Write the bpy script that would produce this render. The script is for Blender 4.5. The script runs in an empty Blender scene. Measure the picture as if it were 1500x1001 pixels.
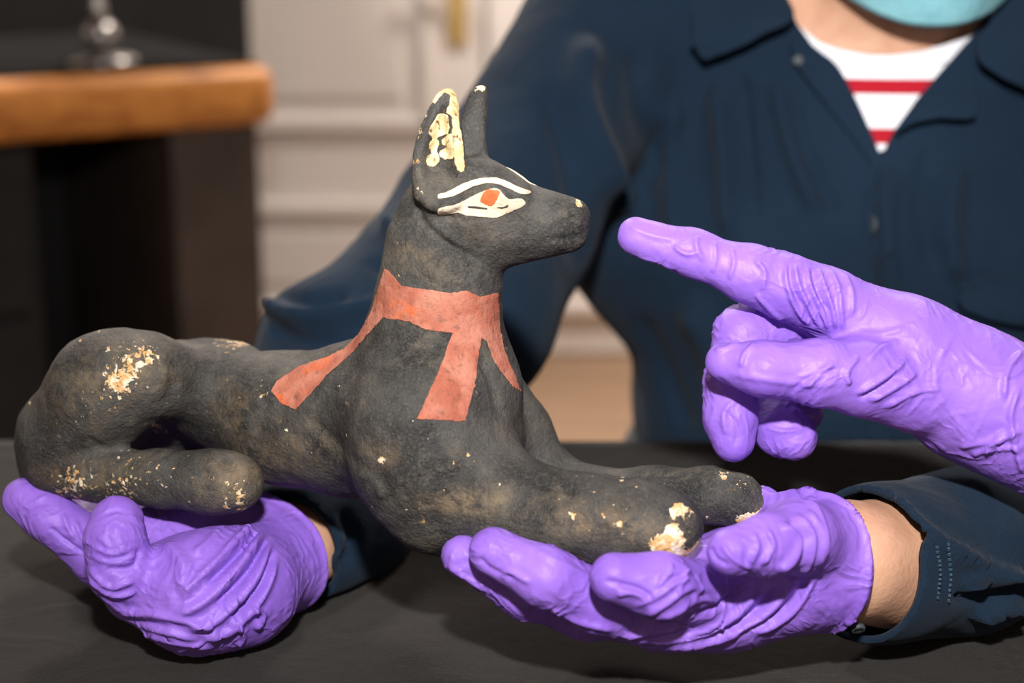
import bpy, bmesh, math, random
import numpy as np
from mathutils import Vector, Matrix

random.seed(7)
rng = np.random.RandomState(11)
scene = bpy.context.scene
col = scene.collection

# ------------------------------------------------------------------ camera
W_PX, H_PX = 1500.0, 1001.0
FPX = 2532.0
CAM = np.array([0.0, 0.0, 1.08])
PITCH = math.radians(15.0)
FWD = np.array([0.0, math.cos(PITCH), -math.sin(PITCH)])
UPV = np.array([0.0, math.sin(PITCH), math.cos(PITCH)])
RGT = np.array([1.0, 0.0, 0.0])
TABLE_Z = 0.768

cd = bpy.data.cameras.new('camera')
cd.sensor_width = 36.0
cd.lens = 36.0 * FPX / W_PX
cd.clip_start = 0.02
cd.dof.use_dof = True
cd.dof.focus_distance = 0.69
cd.dof.aperture_fstop = cd.lens / 10.5
cam = bpy.data.objects.new('camera', cd)
cam.location = CAM
cam.rotation_euler = (math.pi / 2 - PITCH, 0, 0)
col.objects.link(cam)
scene.camera = cam

# ------------------------------------------------------------------ light
wd = bpy.data.worlds.new('room_air')
scene.world = wd
wd.use_nodes = True
wd.node_tree.nodes['Background'].inputs[0].default_value = (1.0, 0.93, 0.86, 1)
wd.node_tree.nodes['Background'].inputs[1].default_value = 0.0

def area_light(name, loc, target, size, power, color, size_y=None, spread=None):
    l = bpy.data.lights.new(name, 'AREA')
    l.size = size
    if size_y:
        l.shape = 'RECTANGLE'; l.size_y = size_y
    l.energy = power
    l.color = color
    if spread: l.spread = spread
    o = bpy.data.objects.new(name, l)
    o.location = loc
    o.rotation_euler = (Vector(target) - Vector(loc)).to_track_quat('-Z', 'Y').to_euler()
    col.objects.link(o)
    return o

# the photographer's flash, just above the camera: it gives the hard shadows under collar, mask and hands
area_light('camera_flash_offscreen', (0.0, -0.03, 1.37), (0.14, 0.9, 0.99), 0.05, 5.6, (1.0, 0.97, 0.95), 0.035, math.radians(100))
# the room's own ceiling lamps, hung under the ceiling and shining straight down: they light the far doors
for lx in (-1.0, 1.0):
    area_light('ceiling_lamp_offscreen', (lx, 2.9, 2.78), (lx, 2.9, 0.0), 0.5, 75.0, (1.0, 0.90, 0.82))

scene.view_settings.view_transform = 'Standard'
scene.view_settings.look = 'None'
scene.view_settings.exposure = 0.0
scene.view_settings.gamma = 1.0
scene.view_settings.use_curve_mapping = False

# ------------------------------------------------------------------ helpers: pixels to space
def P(px, py, d):
    return CAM + d * (FWD + RGT * ((px - 750.0) / FPX) + UPV * ((500.5 - py) / FPX))

def proj(V):
    q = V - CAM
    d = q @ FWD
    return 750.0 + FPX * (q @ RGT) / d, 500.5 - FPX * (q @ UPV) / d, d

def R(rpx, d):
    return rpx * d / FPX

def sm(x, a, b):
    t = np.clip((x - a) / (b - a), 0, 1)
    return t * t * (3 - 2 * t)

# ------------------------------------------------------------------ helpers: numpy noise
_lat = rng.rand(32, 32, 32).astype(np.float32)

def vnoise(p):
    i = np.floor(p).astype(np.int64)
    f = (p - i).astype(np.float32)
    f = f * f * (3 - 2 * f)
    i0 = i & 31; i1 = (i + 1) & 31
    x0, y0, z0 = i0.T; x1, y1, z1 = i1.T
    fx, fy, fz = f.T
    c00 = _lat[x0, y0, z0] * (1 - fx) + _lat[x1, y0, z0] * fx
    c10 = _lat[x0, y1, z0] * (1 - fx) + _lat[x1, y1, z0] * fx
    c01 = _lat[x0, y0, z1] * (1 - fx) + _lat[x1, y0, z1] * fx
    c11 = _lat[x0, y1, z1] * (1 - fx) + _lat[x1, y1, z1] * fx
    c0 = c00 * (1 - fy) + c10 * fy
    c1 = c01 * (1 - fy) + c11 * fy
    return (c0 * (1 - fz) + c1 * fz) * 2 - 1

def fbm(p, octv=4):
    a = 1.0; s = 0; t = 0
    for k in range(octv):
        s = s + a * vnoise(p * (2.03 ** k) + 7.3 * k); t += a; a *= 0.5
    return s / t

# ------------------------------------------------------------------ helpers: signed distance solids
class Solid:
    """a signed distance volume that becomes a mesh"""
    def __init__(s, lo, hi, h):
        s.lo = np.array(lo, float); s.h = h
        s.n = np.ceil((np.array(hi, float) - s.lo) / h).astype(int) + 1
        s.ax = [(s.lo[i] + h * np.arange(s.n[i])).astype(np.float32) for i in range(3)]
        s.F = np.full(s.n, 0.05, np.float32)
    def blank(s):
        return np.full(s.n, 0.05, np.float32)
    def box(s, lo, hi):
        a = np.clip(np.floor((np.array(lo) - s.lo) / s.h).astype(int), 0, s.n)
        b = np.clip(np.ceil((np.array(hi) - s.lo) / s.h).astype(int) + 1, 0, s.n)
        sl = tuple(slice(a[i], b[i]) for i in range(3))
        X = s.ax[0][sl[0]][:, None, None]; Y = s.ax[1][sl[1]][None, :, None]; Z = s.ax[2][sl[2]][None, None, :]
        return sl, X, Y, Z
    def cone(s, a, b, ra, rb, k=0.006, F=None, u=None, us=1.0, sub=False):
        F = s.F if F is None else F
        a = np.array(a, float); b = np.array(b, float)
        m = max(ra, rb) * max(1.0, us) + k + 4 * s.h
        sl, X, Y, Z = s.box(np.minimum(a, b) - m, np.maximum(a, b) + m)
        if 0 in F[sl].shape: return
        px, py, pz = X - a[0], Y - a[1], Z - a[2]
        ba = b - a
        if u is not None:
            u = np.array(u, float); u /= np.linalg.norm(u)
            c = (px * u[0] + py * u[1] + pz * u[2]) * (1 / us - 1)
            px = px + u[0] * c; py = py + u[1] * c; pz = pz + u[2] * c
            ba = ba + u * (ba @ u) * (1 / us - 1)
        L = max(ba @ ba, 1e-12)
        t = np.clip((px * ba[0] + py * ba[1] + pz * ba[2]) / L, 0, 1)
        D = np.sqrt((px - t * ba[0]) ** 2 + (py - t * ba[1]) ** 2 + (pz - t * ba[2]) ** 2) - (ra + (rb - ra) * t)
        if us < 1.0: D = D * (0.5 + 0.5 * us)
        D = D.astype(np.float32)
        F[sl] = s.smax(F[sl], -D, k) if sub else s.smin(F[sl], D, k)
    @staticmethod
    def smin(A, B, k):
        if k <= 0: return np.minimum(A, B)
        hh = np.clip(k - np.abs(A - B), 0, None) / k
        return np.minimum(A, B) - hh * hh * hh * k * (1 / 6.0)
    @staticmethod
    def smax(A, B, k):
        return -Solid.smin(-A, -B, k)
    def chain(s, pts, k=0.006, F=None, u=None, us=1.0):
        """pts: (point, radius)"""
        for (a, ra), (b, rb) in zip(pts[:-1], pts[1:]):
            s.cone(a, b, ra, rb, k, F, u, us)
    def mesh(s, smooth=1):
        F = s.F
        neg = F < 0
        nx, ny, nz = F.shape
        cnt = np.zeros((nx - 1, ny - 1, nz - 1), np.int8)
        for dx in (0, 1):
            for dy in (0, 1):
                for dz in (0, 1):
                    cnt += neg[dx:nx - 1 + dx, dy:ny - 1 + dy, dz:nz - 1 + dz]
        cells = np.argwhere((cnt > 0) & (cnt < 8))
        idx = np.full(cnt.shape, -1, np.int64)
        idx[tuple(cells.T)] = np.arange(len(cells))
        acc = np.zeros((len(cells), 3)); num = np.zeros(len(cells))
        cs = [np.array((i, j, k)) for i in (0, 1) for j in (0, 1) for k in (0, 1)]
        for a in cs:
            for b in cs:
                if (b - a).sum() == 1 and (b - a).min() == 0:
                    fa = F[tuple((cells + a).T)]; fb = F[tuple((cells + b).T)]
                    m = (fa < 0) != (fb < 0)
                    t = np.where(m, fa / np.where(m, fa - fb, 1), 0)
                    acc += np.where(m[:, None], a + t[:, None] * (b - a), 0); num += m
        V = s.lo + s.h * (cells + acc / num[:, None])
        quads = []
        for ax in range(3):
            o1, o2 = [(1, 2), (2, 0), (0, 1)][ax]
            sa = [slice(None)] * 3; sb = [slice(None)] * 3
            sa[ax] = slice(0, F.shape[ax] - 1); sb[ax] = slice(1, F.shape[ax])
            ch = neg[tuple(sa)] != neg[tuple(sb)]
            e = np.argwhere(ch)
            e = e[(e[:, o1] > 0) & (e[:, o2] > 0) & (e[:, o1] < F.shape[o1] - 1) & (e[:, o2] < F.shape[o2] - 1)]
            d1 = np.zeros(3, int); d1[o1] = 1
            d2 = np.zeros(3, int); d2[o2] = 1
            q = np.stack([idx[tuple((e - d1 - d2).T)], idx[tuple((e - d2).T)], idx[tuple(e.T)], idx[tuple((e - d1).T)]], 1)
            st = neg[tuple(e.T)]
            q[~st] = q[~st][:, ::-1]
            quads.append(q)
        Q = np.concatenate(quads)
        Q = Q[(Q >= 0).all(1)]
        for _ in range(smooth):
            V = relax(V, Q)
        return V, Q

def relax(V, Q, f=0.6):
    S = np.zeros_like(V); n = np.zeros(len(V))
    for a in range(4):
        b = (a + 1) % 4
        for c in range(3):
            S[:, c] += np.bincount(Q[:, a], V[Q[:, b], c], len(V)) + np.bincount(Q[:, b], V[Q[:, a], c], len(V))
        n += np.bincount(Q[:, a], None, len(V)) + np.bincount(Q[:, b], None, len(V))
    return V * (1 - f) + f * S / np.maximum(n, 1)[:, None]

def normals(V, Q):
    n = np.cross(V[Q[:, 2]] - V[Q[:, 0]], V[Q[:, 3]] - V[Q[:, 1]])
    N = np.zeros_like(V)
    for a in range(4):
        for c in range(3):
            N[:, c] += np.bincount(Q[:, a], n[:, c], len(V))
    return N / np.maximum(np.linalg.norm(N, axis=1), 1e-12)[:, None]

def seg_dist(px, py, pts):
    """distance in pixels to a polyline, and the parameter along it"""
    best = np.full(px.shape, 1e9); tt = np.zeros(px.shape); n = len(pts) - 1
    for i in range(n):
        ax, ay = pts[i]; bx, by = pts[i + 1]
        dx, dy = bx - ax, by - ay
        t = np.clip(((px - ax) * dx + (py - ay) * dy) / max(dx * dx + dy * dy, 1e-9), 0, 1)
        d = np.hypot(px - ax - t * dx, py - ay - t * dy)
        m = d < best
        best = np.where(m, d, best); tt = np.where(m, (i + t) / n, tt)
    return best, tt

def poly_sd(px, py, pts):
    """signed distance in pixels, negative inside"""
    d, _ = seg_dist(px, py, list(pts) + [pts[0]])
    ins = np.zeros(px.shape, bool)
    n = len(pts)
    for i in range(n):
        ax, ay = pts[i]; bx, by = pts[(i + 1) % n]
        if ay == by: continue
        c = ((ay > py) != (by > py)) & (px < (bx - ax) * (py - ay) / (by - ay) + ax)
        ins ^= c
    return np.where(ins, -d, d)

def sculpt(V, Q, folds):
    """raise or press folds into the side that faces the sitter's table: (points, width px, height m)"""
    N = normals(V, Q)
    px, py, d = proj(V)
    view = V - CAM
    view = view / np.linalg.norm(view, axis=1)[:, None]
    face = sm(-(N * view).sum(1), 0.12, 0.5)
    D = np.zeros(len(V))
    for pts, w, amp in folds:
        pts = spline(pts)
        x0 = min(p[0] for p in pts) - 4 * w; x1 = max(p[0] for p in pts) + 4 * w
        y0 = min(p[1] for p in pts) - 4 * w; y1 = max(p[1] for p in pts) + 4 * w
        m = (px > x0) & (px < x1) & (py > y0) & (py < y1) & (face > 0)
        if not m.any(): continue
        u, t = seg_dist(px[m], py[m], pts)
        end = np.clip(np.minimum(t, 1 - t) / 0.18, 0, 1)
        end = end * end * (3 - 2 * end)
        D[m] += 1.3 * amp * np.exp(-(u / (w * 0.85)) ** 2) * end * face[m]
    return V + N * D[:, None]

def spline(pts, sub=6):
    if len(pts) < 3: return pts
    p = [np.array(q, float) for q in pts]
    p = [2 * p[0] - p[1]] + p + [2 * p[-1] - p[-2]]
    out = []
    for i in range(1, len(p) - 2):
        for s in range(sub):
            t = s / sub
            out.append(tuple(0.5 * (2 * p[i] + (p[i + 1] - p[i - 1]) * t + (2 * p[i - 1] - 5 * p[i] + 4 * p[i + 1] - p[i + 2]) * t * t
                             + (3 * p[i] - p[i - 1] - 3 * p[i + 1] + p[i + 2]) * t ** 3)))
    out.append(tuple(p[-2]))
    return out

# ------------------------------------------------------------------ helpers: objects
def mk(name, V, Q, mat, parent=None, attrs=None, smooth=True):
    me = bpy.data.meshes.new(name)
    if isinstance(Q, np.ndarray):
        n = len(Q); k = Q.shape[1]
        me.vertices.add(len(V)); me.vertices.foreach_set('co', np.asarray(V, np.float32).ravel())
        me.loops.add(n * k); me.loops.foreach_set('vertex_index', Q.astype(np.int32).ravel())
        me.polygons.add(n)
        me.polygons.foreach_set('loop_start', np.arange(0, n * k, k, dtype=np.int32))
        me.update(calc_edges=True); me.validate()
    else:
        me.from_pydata([tuple(v) for v in V], [], Q); me.update()
    if smooth:
        me.polygons.foreach_set('use_smooth', np.ones(len(me.polygons), bool))
    if attrs:
        for k, a in attrs.items():
            at = me.attributes.new(k, 'FLOAT', 'POINT'); at.data.foreach_set('value', np.asarray(a, np.float32))
    me.materials.append(mat)
    o = bpy.data.objects.new(name, me)
    col.objects.link(o)
    if parent is not None: o.parent = parent
    return o

def from_bm(name, bm, mat, parent=None, smooth=False):
    me = bpy.data.meshes.new(name)
    bmesh.ops.recalc_face_normals(bm, faces=bm.faces)
    bm.to_mesh(me); bm.free()
    if smooth:
        for p in me.polygons: p.use_smooth = True
    me.materials.append(mat)
    o = bpy.data.objects.new(name, me); col.objects.link(o)
    if parent is not None: o.parent = parent
    return o

def tag(o, label=None, cat=None, group=None, kind=None):
    if label: o['label'] = label
    if cat: o['category'] = cat
    if group: o['group'] = group
    if kind: o['kind'] = kind
    return o

def empty(name, label, cat):
    o = bpy.data.objects.new(name, None); col.objects.link(o)
    o.empty_display_size = 0.05
    return tag(o, label, cat)

def add_box(bm, c, s, bev=0.0, rot=None, seg=2):
    r = bmesh.ops.create_cube(bm, size=1.0)
    vs = r['verts']
    for v in vs:
        v.co = Vector((v.co.x * s[0], v.co.y * s[1], v.co.z * s[2]))
    if bev > 0:
        es = list({e for v in vs for e in v.link_edges})
        rb = bmesh.ops.bevel(bm, geom=es, offset=bev, segments=seg, affect='EDGES', profile=0.5)
        vs = list({v for f in rb['faces'] for v in f.verts} | {v for v in vs if v.is_valid})
    M = Matrix.Translation(Vector(c)) @ (rot.to_4x4() if rot is not None else Matrix())
    for v in vs: v.co = M @ v.co

def lathe(prof, seg=32, c=(0, 0, 0)):
    bm = bmesh.new(); rings = []
    for r, z in prof:
        if r < 1e-6: rings.append([bm.verts.new((c[0], c[1], c[2] + z))])
        else: rings.append([bm.verts.new((c[0] + r * math.cos(2 * math.pi * i / seg), c[1] + r * math.sin(2 * math.pi * i / seg), c[2] + z)) for i in range(seg)])
    for a, b in zip(rings[:-1], rings[1:]):
        for i in range(seg):
            j = (i + 1) % seg
            if len(a) == 1 and len(b) == 1: continue
            if len(a) == 1: bm.faces.new((a[0], b[i], b[j]))
            elif len(b) == 1: bm.faces.new((a[i], a[j], b[0]))
            else: bm.faces.new((a[i], a[j], b[j], b[i]))
    return bm

def shell(name, V, Q, sdf, mat, parent, off=0.0004, thick=0.0008, sub=1, label=None, attrs=None, inward=True):
    """the piece of surface where sdf(points, normals) < 0, cut clean at its edge, lifted by off and given a thickness"""
    N = normals(V, Q)
    T = np.concatenate([Q[:, [0, 1, 2]], Q[:, [0, 2, 3]]])
    s = sdf(V, N)
    e = np.linalg.norm(V[Q[:, 0]] - V[Q[:, 1]], axis=1).mean() * 2.5
    keep = (s[T] < e).any(1) if sub else (s[T] < 0).any(1)
    T = T[keep]
    for _ in range(sub):
        E = np.sort(np.concatenate([T[:, [0, 1]], T[:, [1, 2]], T[:, [2, 0]]]), 1)
        U, inv = np.unique(E[:, 0].astype(np.int64) * (len(V) + 1) + E[:, 1], return_inverse=True)
        a = U // (len(V) + 1); b = U % (len(V) + 1)
        n0 = len(V); m = len(T)
        V = np.concatenate([V, (V[a] + V[b]) / 2]); Nn = (N[a] + N[b]); N = np.concatenate([N, Nn / np.maximum(np.linalg.norm(Nn, axis=1), 1e-9)[:, None]])
        ab, bc, ca = n0 + inv[:m], n0 + inv[m:2 * m], n0 + inv[2 * m:]
        T = np.concatenate([np.stack([T[:, 0], ab, ca], 1), np.stack([ab, T[:, 1], bc], 1), np.stack([ca, bc, T[:, 2]], 1), np.stack([ab, bc, ca], 1)])
    used, Ti = np.unique(T, return_inverse=True)
    T = Ti.reshape(-1, 3); V = V[used]; N = N[used]
    s = sdf(V, N)
    s = np.where(np.abs(s) < 1e-9, 1e-9, s)
    ins = s < 0
    k = ins[T].sum(1)
    faces = [tuple(t) for t in T[k == 3]]
    newV = []; newN = []; cache = {}
    def cut(i, j):
        key = (min(i, j), max(i, j))
        if key not in cache:
            t = s[i] / (s[i] - s[j]); t = min(max(t, 0.02), 0.98)
            cache[key] = len(V) + len(newV)
            newV.append(V[i] + t * (V[j] - V[i])); newN.append(N[i] + t * (N[j] - N[i]))
        return cache[key]
    for t in T[(k > 0) & (k < 3)]:
        poly = []
        for a in range(3):
            i, j = int(t[a]), int(t[(a + 1) % 3])
            if ins[i]: poly.append(i)
            if ins[i] != ins[j]: poly.append(cut(i, j))
        faces.append(tuple(poly))
    if newV:
        V = np.concatenate([V, np.array(newV)]); N = np.concatenate([N, np.array(newN)])
    o_ = off(V) if callable(off) else off
    V2 = V + N * (o_[:, None] if isinstance(o_, np.ndarray) else o_)
    us = sorted({i for f in faces for i in f}); mp = {u: i for i, u in enumerate(us)}
    faces = [tuple(mp[i] for i in f) for f in faces]
    o = mk(name, V2[us], faces, mat, parent)
    if thick:
        md = o.modifiers.new('thickness', 'SOLIDIFY'); md.thickness = thick; md.offset = -1.0 if inward else 1.0
    if label: o['label'] = label
    return o

# ------------------------------------------------------------------ materials
def material(name, base=(0.5, 0.5, 0.5), rough=0.6, spec=0.5, metal=0.0):
    m = bpy.data.materials.new(name); m.use_nodes = True
    b = m.node_tree.nodes['Principled BSDF']
    b.inputs['Base Color'].default_value = (*base, 1); b.inputs['Roughness'].default_value = rough
    b.inputs['Specular IOR Level'].default_value = spec; b.inputs['Metallic'].default_value = metal
    return m

class NT:
    def __init__(s, m): s.t = m.node_tree; s.b = s.t.nodes['Principled BSDF']; s.co = s.n('ShaderNodeNewGeometry').outputs['Position']
    def n(s, k, **kw):
        x = s.t.nodes.new(k)
        for a, v in kw.items(): setattr(x, a, v)
        return x
    def link(s, a, b): s.t.links.new(a, b)
    def noise(s, scale, detail=4, rough=0.55, dist=0.0, vec=None):
        x = s.n('ShaderNodeTexNoise'); x.inputs['Scale'].default_value = scale; x.inputs['Detail'].default_value = detail
        x.inputs['Roughness'].default_value = rough; x.inputs['Distortion'].default_value = dist
        s.link(vec if vec is not None else s.co, x.inputs['Vector']); return x.outputs[0]
    def ramp(s, v, a, b):
        x = s.n('ShaderNodeMapRange'); x.interpolation_type = 'SMOOTHSTEP'
        s.link(v, x.inputs[0]); x.inputs[1].default_value = a; x.inputs[2].default_value = b
        return x.outputs[0]
    def math(s, op, a, b=None):
        x = s.n('ShaderNodeMath', operation=op)
        for i, v in enumerate((a, b)):
            if v is None: continue
            if isinstance(v, (int, float)): x.inputs[i].default_value = v
            else: s.link(v, x.inputs[i])
        return x.outputs[0]
    def mix(s, f, a, b):
        x = s.n('ShaderNodeMix', data_type='RGBA')
        if isinstance(f, (int, float)): x.inputs[0].default_value = f
        else: s.link(f, x.inputs[0])
        for i, v in ((6, a), (7, b)):
            if isinstance(v, tuple): x.inputs[i].default_value = (*v, 1)
            else: s.link(v, x.inputs[i])
        return x.outputs[2]
    def attr(s, name):
        x = s.n('ShaderNodeAttribute'); x.attribute_name = name; return x.outputs['Fac']
    def bump(s, h, dist, strength=1.0, prev=None):
        x = s.n('ShaderNodeBump'); x.inputs['Distance'].default_value = dist; x.inputs['Strength'].default_value = strength
        s.link(h, x.inputs['Height'])
        if prev is not None: s.link(prev, x.inputs['Normal'])
        return x.outputs[0]
    def color(s, v): s.link(v, s.b.inputs['Base Color'])
    def rough(s, v): s.link(v, s.b.inputs['Roughness'])
    def normal(s, v): s.link(v, s.b.inputs['Normal'])

def m_statue():
    m = material('charcoal_painted_wood', rough=0.72, spec=0.35); t = NT(m)
    big = t.noise(28, 5, 0.6); mid = t.noise(90, 6, 0.65); fine = t.noise(620, 3, 0.6)
    c = t.mix(t.ramp(big, 0.35, 0.68), (0.014, 0.014, 0.014), (0.060, 0.058, 0.053))
    c = t.mix(t.math('MULTIPLY', t.ramp(t.noise(48, 12, 0.78, 0.3), 0.50, 0.66), 0.60), c, (0.120, 0.103, 0.076))
    c = t.mix(t.math('MULTIPLY', t.ramp(t.noise(900, 4, 0.7), 0.48, 0.72), 0.5), c, (0.12, 0.108, 0.088))
    w = t.attr('wear'); dust = t.attr('dust')
    dn = t.math('MULTIPLY', dust, t.ramp(t.noise(120, 8, 0.75, 0.6), 0.38, 0.66))
    c = t.mix(t.math('MULTIPLY', dn, 0.75), c, (0.23, 0.165, 0.095))
    chip = t.ramp(t.math('ADD', t.noise(430, 8, 0.70, 0.2), t.math('MULTIPLY', w, 0.21)), 0.690, 0.72)
    cc = t.mix(t.ramp(t.noise(330, 3), 0.40, 0.62), (0.62, 0.36, 0.14), (0.80, 0.70, 0.52))
    c = t.mix(chip, c, cc)
    t.color(c)
    hgt = t.math('SUBTRACT', t.math('ADD', t.math('MULTIPLY', mid, 0.8), t.math('MULTIPLY', fine, 0.25)), t.math('MULTIPLY', chip, 0.12))
    t.normal(t.bump(t.noise(1300, 3, 0.6), 0.0004, 0.7, t.bump(hgt, 0.0026, 0.9)))
    t.rough(t.ramp(mid, -0.6, 1.3))
    t.b.inputs['Roughness'].default_value = 0.7
    rr = t.n('ShaderNodeMapRange'); t.link(mid, rr.inputs[0]); rr.inputs[3].default_value = 0.5; rr.inputs[4].default_value = 0.82
    t.rough(rr.outputs[0])
    return m

def m_paint(name, a, b, dirt=(0.06, 0.05, 0.04), dirt_lo=0.62, dirt_hi=0.8, scale=70, rough=0.75, accent=None):
    m = material(name, a, rough, 0.3); t = NT(m)
    c = t.mix(t.ramp(t.noise(scale, 5, 0.6), 0.35, 0.65), a, b)
    c = t.mix(t.ramp(t.noise(260, 5, 0.7, 0.4), dirt_lo, dirt_hi), c, dirt)
    if accent: c = t.mix(t.ramp(t.noise(34, 5, 0.7), 0.53, 0.66), c, accent)  # third paint tone, mixed in as random patches
    t.color(c); t.normal(t.bump(t.noise(420, 4, 0.65), 0.0009, 0.6, t.bump(t.noise(90, 6, 0.65), 0.0018, 0.8)))
    return m

def m_glove():
    m = material('purple_nitrile', (0.30, 0.15, 0.74), 0.50, 0.30); t = NT(m)
    c = t.mix(t.ramp(t.noise(25, 3), 0.3, 0.7), (0.225, 0.108, 0.55), (0.280, 0.142, 0.62))
    t.color(c)
    n0 = t.noise(42, 2, 0.5, 1.6); n1 = t.math('SUBTRACT', 1.0, t.math('ABSOLUTE', t.math('MULTIPLY', t.math('SUBTRACT', n0, 0.5), 7.0)))
    n1 = t.math('MULTIPLY', t.math('MAXIMUM', n1, 0.0), t.ramp(t.noise(30, 2), 0.42, 0.6)); n2 = t.noise(900, 2)
    t.normal(t.bump(n2, 0.00012, 0.6, t.bump(n1, 0.0012, 0.5, t.bump(t.noise(110, 3, 0.5, 0.6), 0.0016, 0.35))))
    t.b.inputs['Subsurface Weight'].default_value = 0.03
    t.b.inputs['Subsurface Radius'].default_value = (0.006, 0.003, 0.008)
    t.b.inputs['Subsurface Scale'].default_value = 0.4
    return m

def m_fabric(name, a, b, scale=9, weave=1500, sheen=0.15, rough=0.92):
    m = material(name, a, rough, 0.12); t = NT(m)
    c = t.mix(t.ramp(t.noise(scale, 4), 0.3, 0.7), a, b)
    w = t.noise(weave, 2, 0.6)
    c = t.mix(t.math('MULTIPLY', t.ramp(w, 0.35, 0.7), 0.35), c, tuple(min(1, x * 1.7) for x in b))
    t.color(c)
    t.normal(t.bump(w, 0.0006, 0.5, t.bump(t.noise(30, 3, 0.5, 0.8), 0.006, 0.35)))
    t.b.inputs['Sheen Weight'].default_value = sheen
    t.b.inputs['Sheen Roughness'].default_value = 0.5
    return m

def m_skin():
    m = material('skin', (0.55, 0.30, 0.19), 0.5, 0.4); t = NT(m)
    c = t.mix(t.ramp(t.noise(55, 5, 0.6), 0.3, 0.7), (0.50, 0.265, 0.165), (0.60, 0.345, 0.225))
    v = t.n('ShaderNodeMapping'); v.inputs['Scale'].default_value = (900, 240, 240); t.link(t.co, v.inputs[0])
    t.color(c); t.normal(t.bump(t.noise(380, 4, 0.6), 0.0008, 0.5))
    t.b.inputs['Subsurface Weight'].default_value = 0.12
    t.b.inputs['Subsurface Radius'].default_value = (0.012, 0.004, 0.002); t.b.inputs['Subsurface Scale'].default_value = 0.5
    return m

def m_tshirt():
    m = material('striped_jersey', (0.8, 0.8, 0.84), 0.9, 0.15); t = NT(m)
    sx = t.n('ShaderNodeSeparateXYZ'); t.link(t.co, sx.inputs[0])
    ph = t.math('FRACT', t.math('DIVIDE', t.math('SUBTRACT', 0.9655, sx.outputs[2]), 0.0283))
    ok = t.math('LESS_THAN', sx.outputs[2], 0.9657)
    s = t.math('MULTIPLY', t.math('LESS_THAN', ph, 0.31), ok)
    t.color(t.mix(s, (0.88, 0.88, 0.93), (0.42, 0.012, 0.025)))
    t.normal(t.bump(t.noise(1400, 2), 0.0004, 0.4))
    return m

def m_wood():
    m = material('amber_wood', (0.45, 0.17, 0.035), 0.38, 0.5); t = NT(m)
    mp = t.n('ShaderNodeMapping'); mp.inputs['Scale'].default_value = (2.2, 26, 26); t.link(t.co, mp.inputs[0])
    c = t.mix(t.ramp(t.noise(1.0, 6, 0.6, 1.2, mp.outputs[0]), 0.3, 0.7), (0.36, 0.125, 0.022), (0.62, 0.26, 0.055))
    t.color(c); return m

def m_floor():
    m = material('oak_floor', (0.42, 0.24, 0.12), 0.45); t = NT(m)
    mp = t.n('ShaderNodeMapping'); mp.inputs['Scale'].default_value = (1.5, 18, 1); t.link(t.co, mp.inputs[0])
    c = t.mix(t.ramp(t.noise(1.2, 6, 0.6, 0.8, mp.outputs[0]), 0.3, 0.7), (0.22, 0.135, 0.080), (0.30, 0.195, 0.122))
    t.color(c); return m

def m_noise(name, a, b, scale, rough=0.6, bump=0.0, bscale=300, spec=0.4, metal=0.0):
    m = material(name, a, rough, spec, metal); t = NT(m)
    t.color(t.mix(t.ramp(t.noise(scale, 5), 0.3, 0.7), a, b))
    if bump: t.normal(t.bump(t.noise(bscale, 3), bump, 0.6))
    return m

M_STATUE = m_statue()
M_RED = m_paint('brick_red_paint', (0.34, 0.10, 0.060), (0.46, 0.185, 0.125), (0.13, 0.06, 0.045), 0.50, 0.80, 70, 0.75, (0.52, 0.115, 0.04))
M_CREAM = m_paint('cream_paint', (0.56, 0.46, 0.32), (0.68, 0.60, 0.46), (0.22, 0.15, 0.08), 0.55, 0.76)
M_OCHRE = m_paint('worn_gold_paint', (0.60, 0.42, 0.19), (0.78, 0.64, 0.40), (0.16, 0.09, 0.03), 0.52, 0.66, 160)
M_ORANGE = m_paint('orange_red_paint', (0.70, 0.11, 0.03), (0.78, 0.17, 0.06), (0.5, 0.1, 0.03), 0.7, 0.85)
M_LINE = m_paint('dark_line_paint', (0.03, 0.028, 0.025), (0.05, 0.045, 0.04))
M_GLOVE = m_glove()
M_NAVY = m_fabric('navy_twill', (0.0056, 0.0138, 0.0275), (0.0082, 0.0198, 0.0380), 9, 1500, 0.04)
M_DARKNAVY = m_fabric('dark_wool', (0.012, 0.014, 0.02), (0.02, 0.022, 0.03))
M_SKIN = m_skin()
M_TSHIRT = m_tshirt()
M_MASK = m_fabric('pale_blue_nonwoven', (0.20, 0.50, 0.59), (0.28, 0.58, 0.66), 20, 900, 0.0)
M_HAIR = m_noise('dark_brown_hair', (0.02, 0.012, 0.008), (0.05, 0.03, 0.02), 200, 0.55, 0.003, 160)
M_EYE = m_noise('eye_white', (0.8, 0.78, 0.75), (0.75, 0.72, 0.7), 60, 0.2)
M_IRIS = m_noise('brown_iris', (0.06, 0.03, 0.015), (0.1, 0.05, 0.02), 500, 0.2)
M_CLOTH = m_fabric('black_brown_cloth', (0.0150, 0.0132, 0.0122), (0.023, 0.0205, 0.019), 6, 700, 0.05)
M_WOOD = m_wood()
M_FLOOR = m_floor()
M_BLACK = m_noise('black_lacquer', (0.012, 0.012, 0.0125), (0.017, 0.017, 0.0175), 12, 0.65, 0, 300, 0.2)
M_MATTE_BLACK = m_noise('matte_black', (0.008, 0.008, 0.008), (0.012, 0.012, 0.012), 60, 0.9, 0, 300, 0.05)
M_DARKWOOD = m_noise('dark_stained_wood', (0.036, 0.026, 0.022), (0.055, 0.040, 0.034), 9, 0.5)
M_WHITE = m_noise('warm_white_paint', (0.74, 0.69, 0.65), (0.77, 0.72, 0.68), 5, 0.55)
M_CEIL = m_noise('ceiling_paint', (0.75, 0.73, 0.70), (0.78, 0.76, 0.73), 5, 0.8)
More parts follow.
